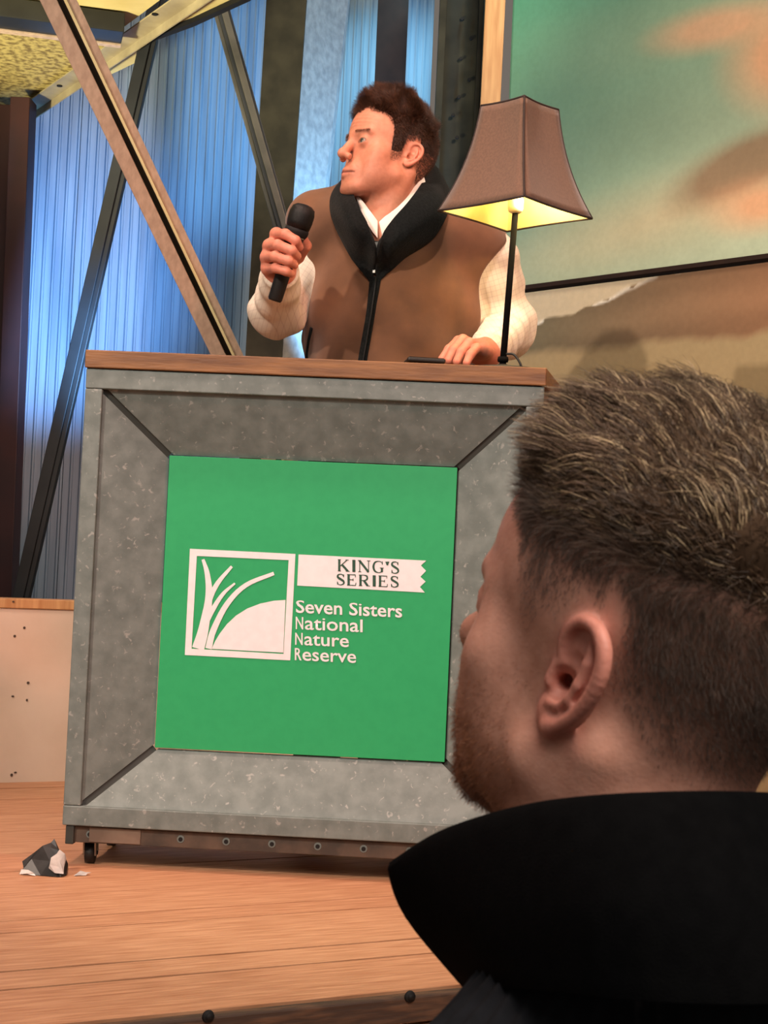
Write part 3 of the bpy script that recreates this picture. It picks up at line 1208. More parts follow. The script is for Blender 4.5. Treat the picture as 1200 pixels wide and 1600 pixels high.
for k in range(4):
    a_, b_ = D4[k], D4[(k + 1) % 4]
    for inner in (0, 1):
        V_, n_ = [], 8
        for hd, z in prof:
            for j in range(n_ + 1):
                s = j / n_
                sag = .006 * math.sin(math.pi * s)
                q = A([a_[0] * (1 - s) + b_[0] * s, a_[1] * (1 - s) + b_[1] * s])
                mid = A([a_[0] + b_[0], a_[1] + b_[1]]) / math.sqrt(2)
                xy = q * (hd - inner * .0025) - mid * sag
                V_.append((xy[0], xy[1], z))
        id_ = np.arange(len(V_)).reshape(NS + 1, n_ + 1)
        F_ = np.stack([id_[:-1, :-1], id_[:-1, 1:], id_[1:, 1:], id_[1:, :-1]], -1).reshape(-1, 4)
        o = mesh_np('lining' if inner else 'fabric_panel', V_, F_, M_lining if inner else M_shade, shade)
        if not inner:
            s_ = o.modifiers.new('thickness', 'SOLIDIFY')
            s_.thickness = .0012
    bm = bmesh.new()
    tube(bm, [(a_[0] * hd, a_[1] * hd, z) for hd, z in prof], .0021, 8)
    obj('corner_braid', bm, M_trim, shade, True)
    for hd, z in (prof[0], prof[-1]):
        bm = bmesh.new()
        pts_ = []
        for j in range(9):
            s = j / 8
            q = A([a_[0] * (1 - s) + b_[0] * s, a_[1] * (1 - s) + b_[1] * s])
            mid = A([a_[0] + b_[0], a_[1] + b_[1]]) / math.sqrt(2)
            xy = q * hd - mid * .006 * math.sin(math.pi * s)
            pts_.append((xy[0], xy[1], z))
        tube(bm, pts_, .0024, 8)
        obj('rim_braid', bm, M_trim, shade, True)
bm = bmesh.new()
for k in range(4):
    a_ = D4[k]
    tube(bm, [(0, 0, zs1 - .012), (a_[0] * .075, a_[1] * .075, zs1 - .002)], .0012, 6)
tube(bm, [(0, 0, zs1 - .011), (0, 0, zs0 + .11)], .0015, 6)
obj('wire_carrier', bm, M_black, shade)

# ------------------------------------------------------------------ phone on the lectern
pp = Ppl(660, 558, (0, 3.02, 0), A([0, 1., 0]))
ph = empty('smartphone', (float(pp[0]), 3.03, ZT), math.radians(6))
tag(ph, 'black phone lying on the lectern top in front of the vest', 'phone')
bm = bmesh.new()
box(bm, (-.037, -.072, .012), (.037, .072, .0205), .003)
obj('body', bm, M_black, ph)
bm = bmesh.new()
box(bm, (-.034, -.069, .0206), (.034, .069, .0212))
obj('screen', bm, mat('phone_glass', srgb(16, 17, 20), .12), ph)
bm = bmesh.new()
box(bm, (-.030, -.060, .0), (.030, .060, .0118), .002)
obj('case', bm, M_trim, ph)

# ------------------------------------------------------------------ crumpled wrapper on the boards
M_foil = mat('black_foil', srgb(52, 50, 50), .3, .1, srgb(34, 33, 33), 30)
M_tape = mat('white_film', srgb(214, 210, 206), .35, 0, srgb(170, 166, 164), 25)
wp = Pz(72, 1366, 0)
wr = empty('crumpled_wrapper', tuple(wp))
tag(wr, 'crumpled black and white plastic wrapper lying on the stage boards', 'wrapper')


def crumple(pts, thick, m, nm, seed):
    rr = random.Random(seed)
    bm = bmesh.new()
    vs_ = [bm.verts.new(p) for p in pts]
    bmesh.ops.convex_hull(bm, input=vs_)
    for v in [v for v in bm.verts if not v.link_faces]:
        bm.verts.remove(v)
    bmesh.ops.triangulate(bm, faces=bm.faces[:])
    bmesh.ops.subdivide_edges(bm, edges=bm.edges[:], cuts=1, use_grid_fill=True)
    for v in bm.verts:
        v.co += Vector((rr.uniform(-1, 1), rr.uniform(-1, 1), rr.uniform(-.6, 1))) * thick
        v.co.z = max(v.co.z, .0004)
    return obj(nm, bm, m, wr)


crumple([(-.045, -.01, 0), (.03, -.02, 0), (.04, .02, 0), (-.03, .03, 0), (-.012, .0, .050), (.012, .012, .060), (.028, .0, .040), (-.042, .0, .020)], .004, M_foil, 'black_film', 3)
crumple([(.008, -.024, .014), (.034, -.024, .004), (.040, -.008, .030), (.024, -.016, .050), (.012, -.02, .034)], .003, M_tape, 'white_film', 5)
crumple([(-.044, -.018, .001), (-.012, -.024, .001), (-.018, -.022, .008), (-.042, -.016, .012)], .002, M_tape, 'white_film', 7)
crumple([(.052, -.006, .0006), (.072, .004, .0006), (.080, .012, .004), (.060, .016, .006)], .0015, M_tape, 'white_film', 8)

# ------------------------------------------------------------------ people
def unit(v):
    v = np.asarray(v, float)
    return v / np.linalg.norm(v)


def head_frame(F, pitch, roll=0.0):
    """columns: right, forward, up"""
    F = unit([F[0], F[1], 0])
    up = A([0, 0, 1.0])
    right = np.cross(F, up)
    f2 = F * math.cos(pitch) + up * math.sin(pitch)
    u2 = np.cross(right, f2)
    r2 = right * math.cos(roll) + u2 * math.sin(roll)
    u3 = np.cross(r2, f2)
    return np.stack([r2, f2, u3], 1).astype(np.float32)


def ear_sdf(q, flare=.42, es=1.0):
    """q: head-local cm with x mirrored so the ear lies at +x"""
    O_ = A([7.15, -1.0, .1])
    eu = unit([.10, -.26, .96])
    ev = unit([flare, -.9, -.22])
    ev = unit(ev - eu * np.dot(ev, eu))
    ew = np.cross(ev, eu)
    ew = ew if ew[0] > 0 else -ew
    R_ = np.stack([ev, eu, ew], 1).astype(np.float32)
    e = (q - O_.astype(np.float32)) @ R_
    e = e * A([.90, 1, 1], np.float32) / es
    hel = [(-.35, .35, .1), (-.75, 1.1, .2), (-.75, 2.2, .3), (-.15, 3.15, .32), (.85, 3.45, .34), (1.75, 2.95, .36), (2.2, 1.9, .36), (2.2, .6, .34), (1.85, -.7, .3),
           (1.25, -1.8, .24), (.55, -2.6, .2)]
    hs = catmull(hel, 3)
    hr = np.interp(np.linspace(0, 10, len(hs)), range(11), [.22, .26, .30, .33, .36, .38, .38, .36, .34, .36, .45])
    d = sd_poly(e, hs, hr, .12)
    d = smin(d, sd_ell(e, (.25, -2.35, .12), (.75, .85, .34)), .35)
    d = smin(d, sd_ell(e, (-.35, -1.9, .0), (.5, .8, .35)), .4)
    d = smin(d, sd_ell(e, (.75, .35, -.12), (1.55, 2.9, .24)), .25)
    d = smin(d, sd_poly(e, [(.75, 2.5, .1), (1.15, 1.6, .22), (1.3, .5, .3), (1.1, -.5, .3), (.6, -1.25, .25), (.1, -1.55, .22)], [.2, .28, .33, .32, .33, .36], .2), .22)
    d = smin(d, sd_cap(e, (-.72, .15, .05), (-.62, -.75, .12), .36, .40), .35)
    d = smin(d, sd_ell(e, (-.1, .1, -.85), (1.1, 2.1, .8)), .5)
    d = ssub(d, sd_ell(e, (.2, -.25, .30), (.68, .92, .75)), .2)
    d = ssub(d, sd_ell(e, (.30, 1.10, .28), (.60, .55, .42)), .2)
    d = ssub(d, sd_poly(e, [(-.1, 2.55, .3), (.8, 2.85, .32), (1.55, 2.2, .36), (1.75, 1.0, .36), (1.5, -.3, .34)], [.18, .2, .2, .18, .12], .1), .15)
    d = ssub(d, sd_cap(e, (.02, -.45, .0), (-.35, -.4, -.8), .34, .28), .15)
    return d * es


def head_sdf(q, beard=0.0, neck=1.0, ears=True, hole=True, flare=.42, es=1.0):
    m = q.copy()
    m[:, 0] = np.abs(m[:, 0])
    d = sd_ell(q, (0, -.6, 4.4), (7.5, 9.5, 9.2))
    d = smin(d, sd_ell(q, (0, 2.9, 4.6), (6.5, 6.4, 6.2)), 2)
    d = smin(d, sd_ell(m, (0, 3.2, -2.0), (6.2, 5.4, 6.4)), 2)
    d = smin(d, sd_cap(m, (5.2, .8, -4.8), (2.2, 7.0, -8.5), 1.9, 1.6), 2.4)
    d = smin(d, sd_ell(q, (0, 3.4, -6.2), (5.3, 5.2, 3.4)), 1.8)
    d = smin(d, sd_ell(q, (0, 7.9, -8.7), (2.3, 1.7, 1.7)), 1.4)
    d = smin(d, sd_sph(m, (5.0, 5.3, -1.2), 1.6), 2.4)
    d = smin(d, sd_ell(m, (3.9, 4.7, -4.2), (2.1, 2.4, 3.0)), 2.2)
    d = smin(d, sd_cap(m, (.8, 9.0, 2.8), (4.3, 7.7, 3.0), .75, .6), 1.1)
    d = smin(d, sd_ell(q, (0, 7.9, -5.4), (2.9, 2.0, 2.6)), 1.3)
    d = ssub(d, sd_ell(m, (3.1, 9.7, 1.1), (1.6, 1.2, .95)), .9)
    d = smin(d, sd_cap(q, (0, 8.8, 2.4), (0, 10.8, -1.7), .75, 1.0), 1.0)
    d = smin(d, sd_sph(q, (0, 11.15, -2.1), .95), .7)
    d = smin(d, sd_sph(m, (1.2, 10.1, -2.6), .72), .5)
    d = ssub(d, sd_ell(m, (.65, 10.9, -3.3), (.33, .5, .35)), .2)
    d = smin(d, sd_sph(m, (3.1, 7.72, 1.05), 1.34), .7)
    d = ssub(d, sd_ell(m, (3.2, 9.1, .92), (1.45, .85, .42)), .12)
    d = smin(d, sd_cap(m, (0, 9.85, -5.3), (2.1, 8.9, -5.7), .48, .25), .4)
    d = smin(d, sd_cap(m, (0, 9.75, -6.5), (1.9, 8.85, -6.3), .55, .3), .4)
    d = ssub(d, sd_cap(m, (0, 10.4, -5.85), (2.7, 8.9, -5.97), .17, .13), .22)
    d = ssub(d, sd_cap(m, (1.9, 9.8, -2.9), (3.1, 8.8, -5.0), .18, .12), .5)
    d = smin(d, sd_cap(q, (0, -2.0, -2), (0, -1.8, -17), 5.6 * neck, 6.3 * neck), 2.6)
    d = smin(d, sd_cap(m, (5.6, -2.6, -3.2), (2.2, 1.0, -15), 1.2, 1.4), 2.0)
    if ears:
        d = smin(d, ear_sdf(m, flare, es), .45)
        if hole:
            d = ssub(d, sd_cap(m, (7.3, -1.0, -.25), (5.6, -.3, -.3), .48, .36), .15)
    return d


def ramp(x, a, b):
    return np.clip((x - a) / (b - a), 0, 1)


M_skin = mat('skin', (1, 1, 1), .5, 0, (.90, .86, .84), 120, attr='tint', sss=.12, bump=.00025, bscale=420, spec=.35)
M_hair = mat('hair', (1, 1, 1), .42, 0, (.75, .75, .75), 30, attr='tint', spec=.5)


def scatter(v, n, idx, N, h, r):
    """root points on random chosen vertices, jittered in the surface"""
    k = r.choice(idx, N)
    j = r.normal(size=(N, 3)) * h * .5
    j -= n[k] * (j * n[k]).sum(1, keepdims=True)
    return k, v[k] + j


# ---------- the speaker
HF1 = head_frame((-math.sin(math.radians(60)), -math.cos(math.radians(60))), math.radians(10), math.radians(-2))
SC1 = .0100
HC1 = P(638, 243, 3.225) - HF1 @ A([-7.0, -.7, 0]) * SC1
J = dict(
    neck=P(597, 300, 3.36), shR=P(508, 366, 3.38), shL=P(738, 392, 3.37), chest=P(620, 445, 3.38), belly=P(611, 600, 3.39),
    elR=P(433, 486, 3.31), wrR=P(439, 428, 3.13), elL=P(793, 512, 3.41), wrL=P(760, 551, 3.14))


def to1(p):
    return ((p - HC1.astype(np.float32)) @ HF1) / SC1


FR = dict(
    ix=[(432, 366, 3.098), (446, 366, 3.050), (462, 376, 3.043), (468, 386, 3.058)],
    mi=[(421, 384, 3.094), (434, 383, 3.044), (456, 392, 3.039), (464, 400, 3.054)],
    ri=[(417, 402, 3.094), (429, 401, 3.044), (451, 408, 3.039), (460, 414, 3.054)],
    pi=[(418, 420, 3.100), (430, 419, 3.050), (447, 424, 3.044), (455, 428, 3.058)],
    th=[(441, 420, 3.130), (466, 402, 3.118), (478, 384, 3.092), (474, 374, 3.078)])
FL = dict(
    ix=[(741, 541, 3.13), (716, 533, 3.105), (702, 546, 3.085), (691, 561, 3.075)],
    mi=[(745, 541, 3.105), (723, 531, 3.075), (709, 547, 3.055), (701, 563, 3.045)],
    ri=[(749, 543, 3.085), (733, 536, 3.050), (721, 550, 3.035), (714, 565, 3.025)],
    pi=[(754, 547, 3.065), (744, 544, 3.035), (735, 554, 3.015), (729, 567, 3.005)],
    th=[(750, 553, 3.14), (720, 558, 3.145), (704, 563, 3.135)])
RF = dict(ix=.0102, mi=.0106, ri=.0102, pi=.0092, th=.0118)


def hand(p, fing, palm, wrist, k=.006):
    d = None
    for nm, pts in fing.items():
        r0 = RF[nm]
        rs = [r0 * 1.08, r0 * 1.02, r0 * .95, r0 * .84][:len(pts)]
        W = [P(*q) for q in pts]
        e = sd_poly(p, W, rs, .004)
        d = e if d is None else smin(d, e, .0025)
    for c, r_, R_ in palm:
        d = smin(d, sd_ell(p, c, r_, R_), .010)
    kn = [P(*fing[n][0]) for n in ('ix', 'mi', 'ri', 'pi')]
    for q in kn:
        d = smin(d, sd_cap(p, q, wrist, .0125, .021), .010)
    d = smin(d, sd_cap(p, P(*fing['th'][0]), wrist, .015, .022), .012)
    return d


def hands(p):
    d = hand(p, FR, [(P(431, 402, 3.108), (.030, .017, .036), None)], J['wrR'])
    d = smin(d, sd_cap(p, J['wrR'], J['elR'], .029, .042), .02)
    e = hand(p, FL, [(P(744, 549, 3.095), (.032, .034, .016), None)], J['wrL'])
    e = smin(e, sd_cap(p, J['wrL'], J['elL'], .028, .042), .02)
    return np.minimum(d, e)


HIP = A([float(J['belly'][0]), float(J['belly'][1]) + .01, .86])
FT = [HIP + A([-.13, .02, -.80]), HIP + A([.13, -.01, -.80])]
KN = [HIP + A([-.115, -.02, -.40]), HIP + A([.115, -.03, -.40])]


def torso1(p):
    d = sd_ell(p, J['chest'], (.200, .118, .205))
    d = smin(d, sd_ell(p, J['belly'], (.185, .122, .27)), .10)
    d = smin(d, sd_cap(p, J['shR'], J['shL'], .064, .066), .07)
    d = smin(d, sd_cap(p, J['neck'], J['shR'], .055, .055), .05)
    d = smin(d, sd_cap(p, J['neck'], J['shL'], .055, .058), .05)
    return d


def legs1(p, g=0.0):
    d = sd_ell(p, HIP, (.165 + g, .115 + g, .13 + g))
    for s in (0, 1):
        hp = HIP + A([-.085 if s == 0 else .085, 0, -.03])
        d = smin(d, sd_poly(p, [hp, KN[s], FT[s]], [.085 + g, .062 + g, .048 + g], .03), .04)
    return d


def body1(p):
    d = torso1(p) + .02
    d = smin(d, legs1(p, -.02), .03)
    for s in (0, 1):
        d = smin(d, sd_cap(p, FT[s] + A([0, .03, -.03]), FT[s] + A([0, -.16, -.035]), .026, .02), .02)
    for a_, b_ in ((P(500, 392, 3.41), 'elR'), (P(755, 410, 3.38), 'elL')):
        d = smin(d, sd_cap(p, a_, J[b_], .034, .034), .02)
    return d


def join(parts):
    V_, F_, n = [], [], 0
    for v, f in parts:
        V_.append(v)
        F_.append(f + n)
        n += len(v)
    return np.concatenate(V_), np.concatenate(F_)


def head1(p):
    q = to1(p)
    d = smin(head_sdf(q, neck=.90, es=.84), sd_ell(q, (0, .4, 5.2), (6.9, 8.6, 9.6)), 1.5)
    d = d + .05 * np.sin((q[:, 2] + .12 * np.abs(q[:, 0])) * 7.6) * np.exp(-((q[:, 2] - 5.6) / 1.4) ** 4 - (q[:, 0] / 4.2) ** 4) * (q[:, 1] > 4)
    return d * SC1


hv, hf = mesh_sdf(head1, HC1 - A([.14, .15, .185]), HC1 + A([.15, .15, .16]), .0019)
nh = len(hv)
rv, rf = mesh_sdf(hands, P(400, 300, 3.2) - A([0, .17, .30]), P(400, 300, 3.2) + A([.13, .06, .05]), .0017)
lv, lf = mesh_sdf(hands, A([float(P(685, 560, 3.08)[0]) - .01, 2.98, ZT - .012]), A([float(P(800, 560, 3.1)[0]), 3.20, ZT + .10]), .0017)
bv, bf = mesh_sdf(body1, HIP - A([.36, .30, .90]), A([.36, 3.62, 1.45]), .009)
v, f = join([(hv, hf), (rv, rf), (lv, lf), (bv, bf)])
ql = to1(v)
col = np.ones((len(v), 3)) * lin((208, 138, 110))
x_, y_, z_ = ql[:, 0], ql[:, 1], ql[:, 2]
ax = np.abs(x_)
col[nh:] = lin((210, 134, 112))
hd_ = np.arange(len(v)) < nh
k = hd_ * np.exp(-((ax / 2.0) ** 2 + ((z_ + 5.95) / .75) ** 2)) * (y_ > 8.2)
col = col * (1 - .55 * k[:, None]) + lin((176, 96, 84)) * .55 * k[:, None]
k = hd_ * ramp(-z_, 2.6, 5.0) * ramp(y_, .5, 3.5) * ramp(z_, -12.5, -9.5) * .22
col = col * (1 - k[:, None]) + lin((120, 84, 72)) * k[:, None]
k = hd_ * np.exp(-(((z_ - 3.0 - .06 * (3 - ax)) / .42) ** 4)) * ramp(ax, .9, 1.5) * ramp(-ax, -5.2, -4.3) * (y_ > 6) * .42
col = col * (1 - k[:, None]) + lin((96, 60, 44)) * k[:, None]
ms_ = ql.copy().astype(np.float32)
ms_[:, 0] = np.abs(ms_[:, 0])
k = hd_ * ramp(-sd_ell(ms_, (3.2, 9.1, .95), (1.50, 1.0, .42)), -.16, -.02) * (y_ > 7) * .65
col = col * (1 - k[:, None]) + lin((70, 40, 34)) * k[:, None]
k = hd_ * ramp(-sd_cap(ms_, (0, 10.2, -5.85), (2.7, 8.9, -5.97), .17, .13), -.12, .02) * .7  # shade of the crease between the lips painted into the skin colour
col = col * (1 - k[:, None]) + lin((92, 40, 36)) * k[:, None]
k = hd_ * ramp(ax, 6.9, 7.8) * (z_ < 4) * (z_ > -4) * .35
col = col * (1 - k[:, None]) + lin((206, 120, 104)) * k[:, None]

spk = empty('person', (float(HIP[0]), float(HIP[1]), 0))
tag(spk, 'man behind the lectern in brown gilet speaking into a microphone', 'person')
SP0 = A(spk.location)
body = mesh_np('body', v - SP0, f, M_skin, spk, True, col)

# eyes
M_eye = mat('eye', (1, 1, 1), .15, attr='tint')
for s in (-1, 1):
    bm = bmesh.new()
    bmesh.ops.create_uvsphere(bm, u_segments=24, v_segments=24, radius=1.2)
    ev = A([q.co[:] for q in bm.verts])
    ef = None
    me = bpy.data.meshes.new('eye')
    bm.to_mesh(me)
    bm.free()
    gaze = unit([-.1 if s < 0 else -.1, 1.0, .02])
    a_ = np.degrees(np.arccos(np.clip(ev @ gaze / 1.2, -1, 1)))
    ec = np.where(a_[:, None] < 11, lin((12, 10, 10)), np.where(a_[:, None] < 27, lin((70, 78, 70)), lin((168, 150, 140))))
    w = (ev + A([3.1 * s, 7.78, 1.0])) * SC1 @ HF1.T + HC1 - SP0
    me.vertices.foreach_set('co', w.astype(np.float32).ravel())
    at = me.attributes.new('tint', 'FLOAT_COLOR', 'POINT')
    at.data.foreach_set('color', np.concatenate([ec, np.ones((len(ec), 1))], 1).astype(np.float32).ravel())
    me.materials.append(M_eye)
    for p_ in me.polygons:
        p_.use_smooth = True
    o = bpy.data.objects.new('eye', me)
    COL.objects.link(o)
    o.parent = spk

# hair of the speaker
def scalp1(q):
    yy, zz, xx = q[:, 1], q[:, 2], np.abs(q[:, 0])
    zl = np.interp(yy, [-12, -8, -4.0, -2.6, -2.3, .6, .9, 3.3, 3.9, 4.5, 5.5, 6.8, 7.6, 8.4, 12], [-5.5, -5.5, -4.2, -1.0, 3.3, 3.3, -1.6, -1.6, 4.0, 5.6, 6.8, 7.6, 8.0, 8.2, 8.2])
    return zz - zl - .35 * np.sin(xx * 2.2 + yy) - .25 * wob(q.astype(np.float32), 4.5, 77)


hn = vnormals(hv, hf)
qh = to1(hv)
qm = qh.copy()
qm[:, 0] = np.abs(qm[:, 0])
s1 = scalp1(qh)
notear = ear_sdf(qm, .42, .84) > .4
mask = (s1 > -.1) & notear
thick = np.clip((s1 - .5) * .22, 0, 1) * np.interp(qh[:, 2], [-5, 2, 6, 10], [.05, .12, .5, 1.2])
thick = thick * np.interp(qh[:, 1], [-10, -4, 0, 3, 8], [.05, .25, .7, 1.0, 1.2])
thick = thick * (1 + .2 * wob(qh.astype(np.float32), 2.2, 4) + .15 * wob(qh.astype(np.float32), 5, 5))
sel = (mask & (s1 > .5))[hf].all(1)
fs = hf[sel]
us, inv = np.unique(fs, return_inverse=True)
cap = hv[us] + hn[us] * ((thick[us] - .03) * SC1)[:, None]
hair = mesh_np('hair', cap - SP0, inv.reshape(-1, 4), mat('hair_under', (1, 1, 1), 1.0, attr='tint', spec=.02), spk, True, np.ones((len(us), 3)) * lin((52, 32, 24)))
hair['label'] = 'short tousled brown hair'
r1 = np.random.default_rng(11)
cand = np.where(mask & (s1 > -.1))[0]
k, roots = scatter(hv, hn, cand, 30000, .0019, r1)
qk = qh[k]
L = np.interp(qk[:, 2], [-5, 1, 5, 8, 11], [.15, .35, .9, 1.7, 2.2]) * (.75 + .5 * r1.random(len(k)))
L *= np.clip(.45 + s1[k] * .5, .3, 1)
fw = A([0, 1.0, 0])
clump = np.stack([wob(qk.astype(np.float32), 1.6, sd) for sd in (21, 22, 23)], 1)
topk = ramp(qk[:, 2], 4, 9)[:, None]
nl = (hn[k] @ HF1)
comb = (1 - topk) * A([0, -.55, -1.0]) + topk * (A([0, .6, .25]) + clump * 1.5)
d1 = unit(nl.T + 0 * nl.T).T if False else nl
steps = []
for s in range(3):
    w = [.95, .65, .35][s] * topk + [.3, .2, .15][s] * (1 - topk)
    d_ = nl * w + comb * (.55 + .2 * s) + r1.normal(size=nl.shape) * .22
    d_ /= np.linalg.norm(d_, axis=1, keepdims=True)
    steps.append((d_ * (L / 3)[:, None] * SC1) @ HF1.T)
base = lin((70, 43, 31)) * (.45 + 1.1 * r1.random((len(k), 1))) + lin((150, 98, 64)) * .4 * (r1.random((len(k), 1)) > .8)
roots = roots + hn[k] * (np.clip(thick[k], 0, 3.5) * .6 * SC1)[:, None]
strands('hair_strands', roots - SP0, np.stack(steps, 1), M_hair, hair, .00030, 3, base)
# eyebrows
for sg in (-1, 1):
    k, roots = scatter(hv, hn, np.where((np.abs(qh[:, 2] - 3.05) < .26) & (sg * qh[:, 0] > 1.2) & (sg * qh[:, 0] < 4.8) & (qh[:, 1] > 6))[0], 260, .0010, r1)
    d_ = hn[k] * .45 + (np.sign(qh[k][:, :1]) * A([1, 0, .15])) @ HF1.T + r1.normal(size=(260, 3)) * .2
    d_ = d_ / np.linalg.norm(d_, axis=1, keepdims=True) * .0035
    strands('eyebrow', roots - SP0, np.stack([d_, d_ * .8], 1), M_hair, spk, .00013, 2, np.ones((260, 1)) * lin((112, 72, 52)))

# clothes of the speaker
M_vest = mat('brown_nubuck', srgb(128, 88, 62), .85, 0, srgb(96, 66, 48), 9, (1, 1, 1), .3, .7, bump=.0015, bscale=18, sheen=.25, spec=.25)
M_fleece = mat('black_fleece', srgb(17, 19, 19), .95, 0, srgb(26, 28, 28), 200, bump=.0012, bscale=240, sheen=.06, spec=.1)


def check_extra(nt, b, mp, out):
    """fine pink-brown overcheck woven into the cream shirting"""
    at = nt.nodes.new('ShaderNodeAttribute')
    at.attribute_name = 'weave'
    sep = nt.nodes.new('ShaderNodeSeparateXYZ')
    nt.links.new(at.outputs['Vector'], sep.inputs[0])
    res = None
    for i in (0, 1):
        m1 = nt.nodes.new('ShaderNodeMath')
        m1.operation = 'FRACT'
        nt.links.new(sep.outputs[i], m1.inputs[0])
        m2 = nt.nodes.new('ShaderNodeMath')
        m2.operation = 'LESS_THAN'
        m2.inputs[1].default_value = .16
        nt.links.new(m1.outputs[0], m2.inputs[0])
        if res is None:
            res = m2
        else:
            ad = nt.nodes.new('ShaderNodeMath')
            ad.operation = 'ADD'
            nt.links.new(res.outputs[0], ad.inputs[0])
            nt.links.new(m2.outputs[0], ad.inputs[1])
            res = ad
    mu = nt.nodes.new('ShaderNodeMath')
    mu.operation = 'MULTIPLY'
    mu.inputs[1].default_value = .16
    nt.links.new(res.outputs[0], mu.inputs[0])
    mx = nt.nodes.new('ShaderNodeMix')
    mx.data_type = 'RGBA'
    nt.links.new(mu.outputs[0], mx.inputs[0])
    nt.links.new(out, mx.inputs[6])
    mx.inputs[7].default_value = srgb(150, 116, 104) + (1,)
    nt.links.new(mx.outputs[2], b.inputs['Base Color'])


M_shirt = mat('checked_shirting', srgb(232, 222, 206), .8, 0, srgb(226, 214, 198), 40, extra=check_extra, spec=.2)
M_cotton = mat('white_collar_cotton', srgb(236, 230, 220), .8, 0, srgb(230, 222, 212), 40, spec=.2)


def along(p, a, b):
    a, b = np.asarray(a, np.float32), np.asarray(b, np.float32)
    t = b - a
    return (p - a) @ t / np.linalg.norm(t)


def sleeve(p, sh, el, wr, r_):
    d = sd_poly(p, [sh, el, wr], r_, .03)
    s_ = along(p, sh, el)
    w_ = along(p, el, wr)
    fold = .0022 * np.sin(s_ * 80 + 7.0 * wob(p, 12, 31)) + .0022 * np.sin(w_ * 90 + 7.0 * wob(p, 14, 32))
    fold = fold + .0075 * wob(p, 26, 33) - .007 * np.abs(wob(p, 44, 34))
    cut = along(p, el, wr) - np.linalg.norm(np.asarray(wr) - np.asarray(el)) - .012
    return np.maximum(d + fold, cut)


def shirt1(p):
    d = sleeve(p, P(486, 388, 3.40), J['elR'], J['wrR'], [.058, .050, .037])
    e = sleeve(p, P(765, 408, 3.37), J['elL'], J['wrL'], [.066, .056, .037])
    d = np.minimum(d, e)
    t = torso1(p) + .006
    return smin(d, t, .02)


shv, shf = mesh_sdf(shirt1, A([-.34, 3.02, ZT - .16]), A([.37, 3.58, 1.47]), .0042)
shirt = mesh_np('shirt', shv - SP0, shf, M_shirt, spk)
shirt['label'] = 'cream checked shirt'
wv = np.zeros((len(shv), 3), np.float32)
right = shv[:, 0] > .05
for msk, sh_, el_ in ((right, P(765, 408, 3.37), J['elL']), (~right, P(492, 385, 3.365), J['elR'])):
    ax_ = unit(el_ - sh_)
    x1 = unit(np.cross(ax_, A([0, 1., 0])))
    wv[msk, 0] = (shv[msk] @ ax_) / .0115
    wv[msk, 1] = (shv[msk] @ x1) / .0105
at = shirt.data.attributes.new('weave', 'FLOAT_VECTOR', 'POINT')
at.data.foreach_set('vector', wv.ravel())


def in_poly(px, py, poly):
    """signed distance (pixels) to a polygon, negative inside"""
    poly = A(poly, float)
    d = np.full(len(px), 1e9)
    ins = np.zeros(len(px), bool)
    for i in range(len(poly)):
        a_, b_ = poly[i], poly[(i + 1) % len(poly)]
        e = b_ - a_
        wx, wy = px - a_[0], py - a_[1]
        t = np.clip((wx * e[0] + wy * e[1]) / (e @ e), 0, 1)
        d = np.minimum(d, np.hypot(wx - t * e[0], wy - t * e[1]))
        c = (a_[1] <= py) != (b_[1] <= py)
        with np.errstate(divide='ignore', invalid='ignore'):
            xi = a_[0] + (py - a_[1]) / (b_[1] - a_[1]) * e[0]
        ins ^= c & (px < xi)
    return np.where(ins, -d, d)


VN = [(545, 262), (545, 315), (560, 345), (588, 392), (622, 350), (655, 300), (672, 250), (610, 230)]


def vest1(p):
    t = torso1(p) - .008
    t = smin(t, sd_cap(p, P(496, 350, 3.38), P(492, 372, 3.38), .064, .058), .03)
    t = smin(t, sd_cap(p, P(738, 378, 3.37), P(748, 390, 3.37), .070, .062), .03)
    t = t + .007 * wob(p, 15, 41) + .004 * wob(p, 34, 42) - .005 * np.abs(wob(p * A([1, 1, .45], np.float32), 40, 43)) + .004 * np.sin((p[:, 0] * .75 + p[:, 2] * .9) * 52 + 5 * wob(p, 9, 44)) * ramp(p[:, 0], -.06, .10) + .004 * np.sin((p[:, 0] * -.8 + p[:, 2] * .8) * 48 + 5 * wob(p, 9, 45)) * ramp(-p[:, 0], -.06, .10)
    # armholes: the sleeve leaves the gilet
    nR = unit(J['elR'] - J['shR'])
    cutR = (p - P(476, 384, 3.36).astype(np.float32)) @ nR.astype(np.float32)
    armR = sd_cap(p, J['shR'] + nR * .0, J['elR'], .10)
    t = ssub(t, np.maximum(-cutR, np.maximum(armR, (p[:, 0] - P(474, 450, 3.3)[0]))), .012)
    armL = sd_cap(p, P(792, 440, 3.36), P(805, 530, 3.36), .082, .085)
    t = ssub(t, armL, .012)
    # front opening
    x, y = proj(p)
    pd = in_poly(x, y, VN) * .00138
    front = p[:, 1] - 3.36
    t = ssub(t, np.maximum(pd, front), .008)
    t = np.maximum(t, P(600, 262, 3.36)[2] * -1 + p[:, 2])
    return np.maximum(t, .80 - p[:, 2])


vv, vf = mesh_sdf(vest1, A([-.34, 3.12, .78]), A([.36, 3.60, 1.52]), .0042)
vest = mesh_np('gilet', vv - SP0, vf, M_vest, spk)
vest['label'] = 'brown nubuck gilet with black fleece lining'


def surf(px, py, off=.004, f_=None):
    """point on the front of the gilet under a pixel, lifted by off towards the viewer"""
    f_ = f_ or torso1
    ds = np.linspace(3.05, 3.5, 226)
    pts = A([P(px, py, d_) for d_ in ds]).astype(np.float32)
    val = f_(pts) - .008
    i = np.argmax(val < 0) if (val < 0).any() else int(np.argmin(val))
    return P(px, py, ds[i] - off)


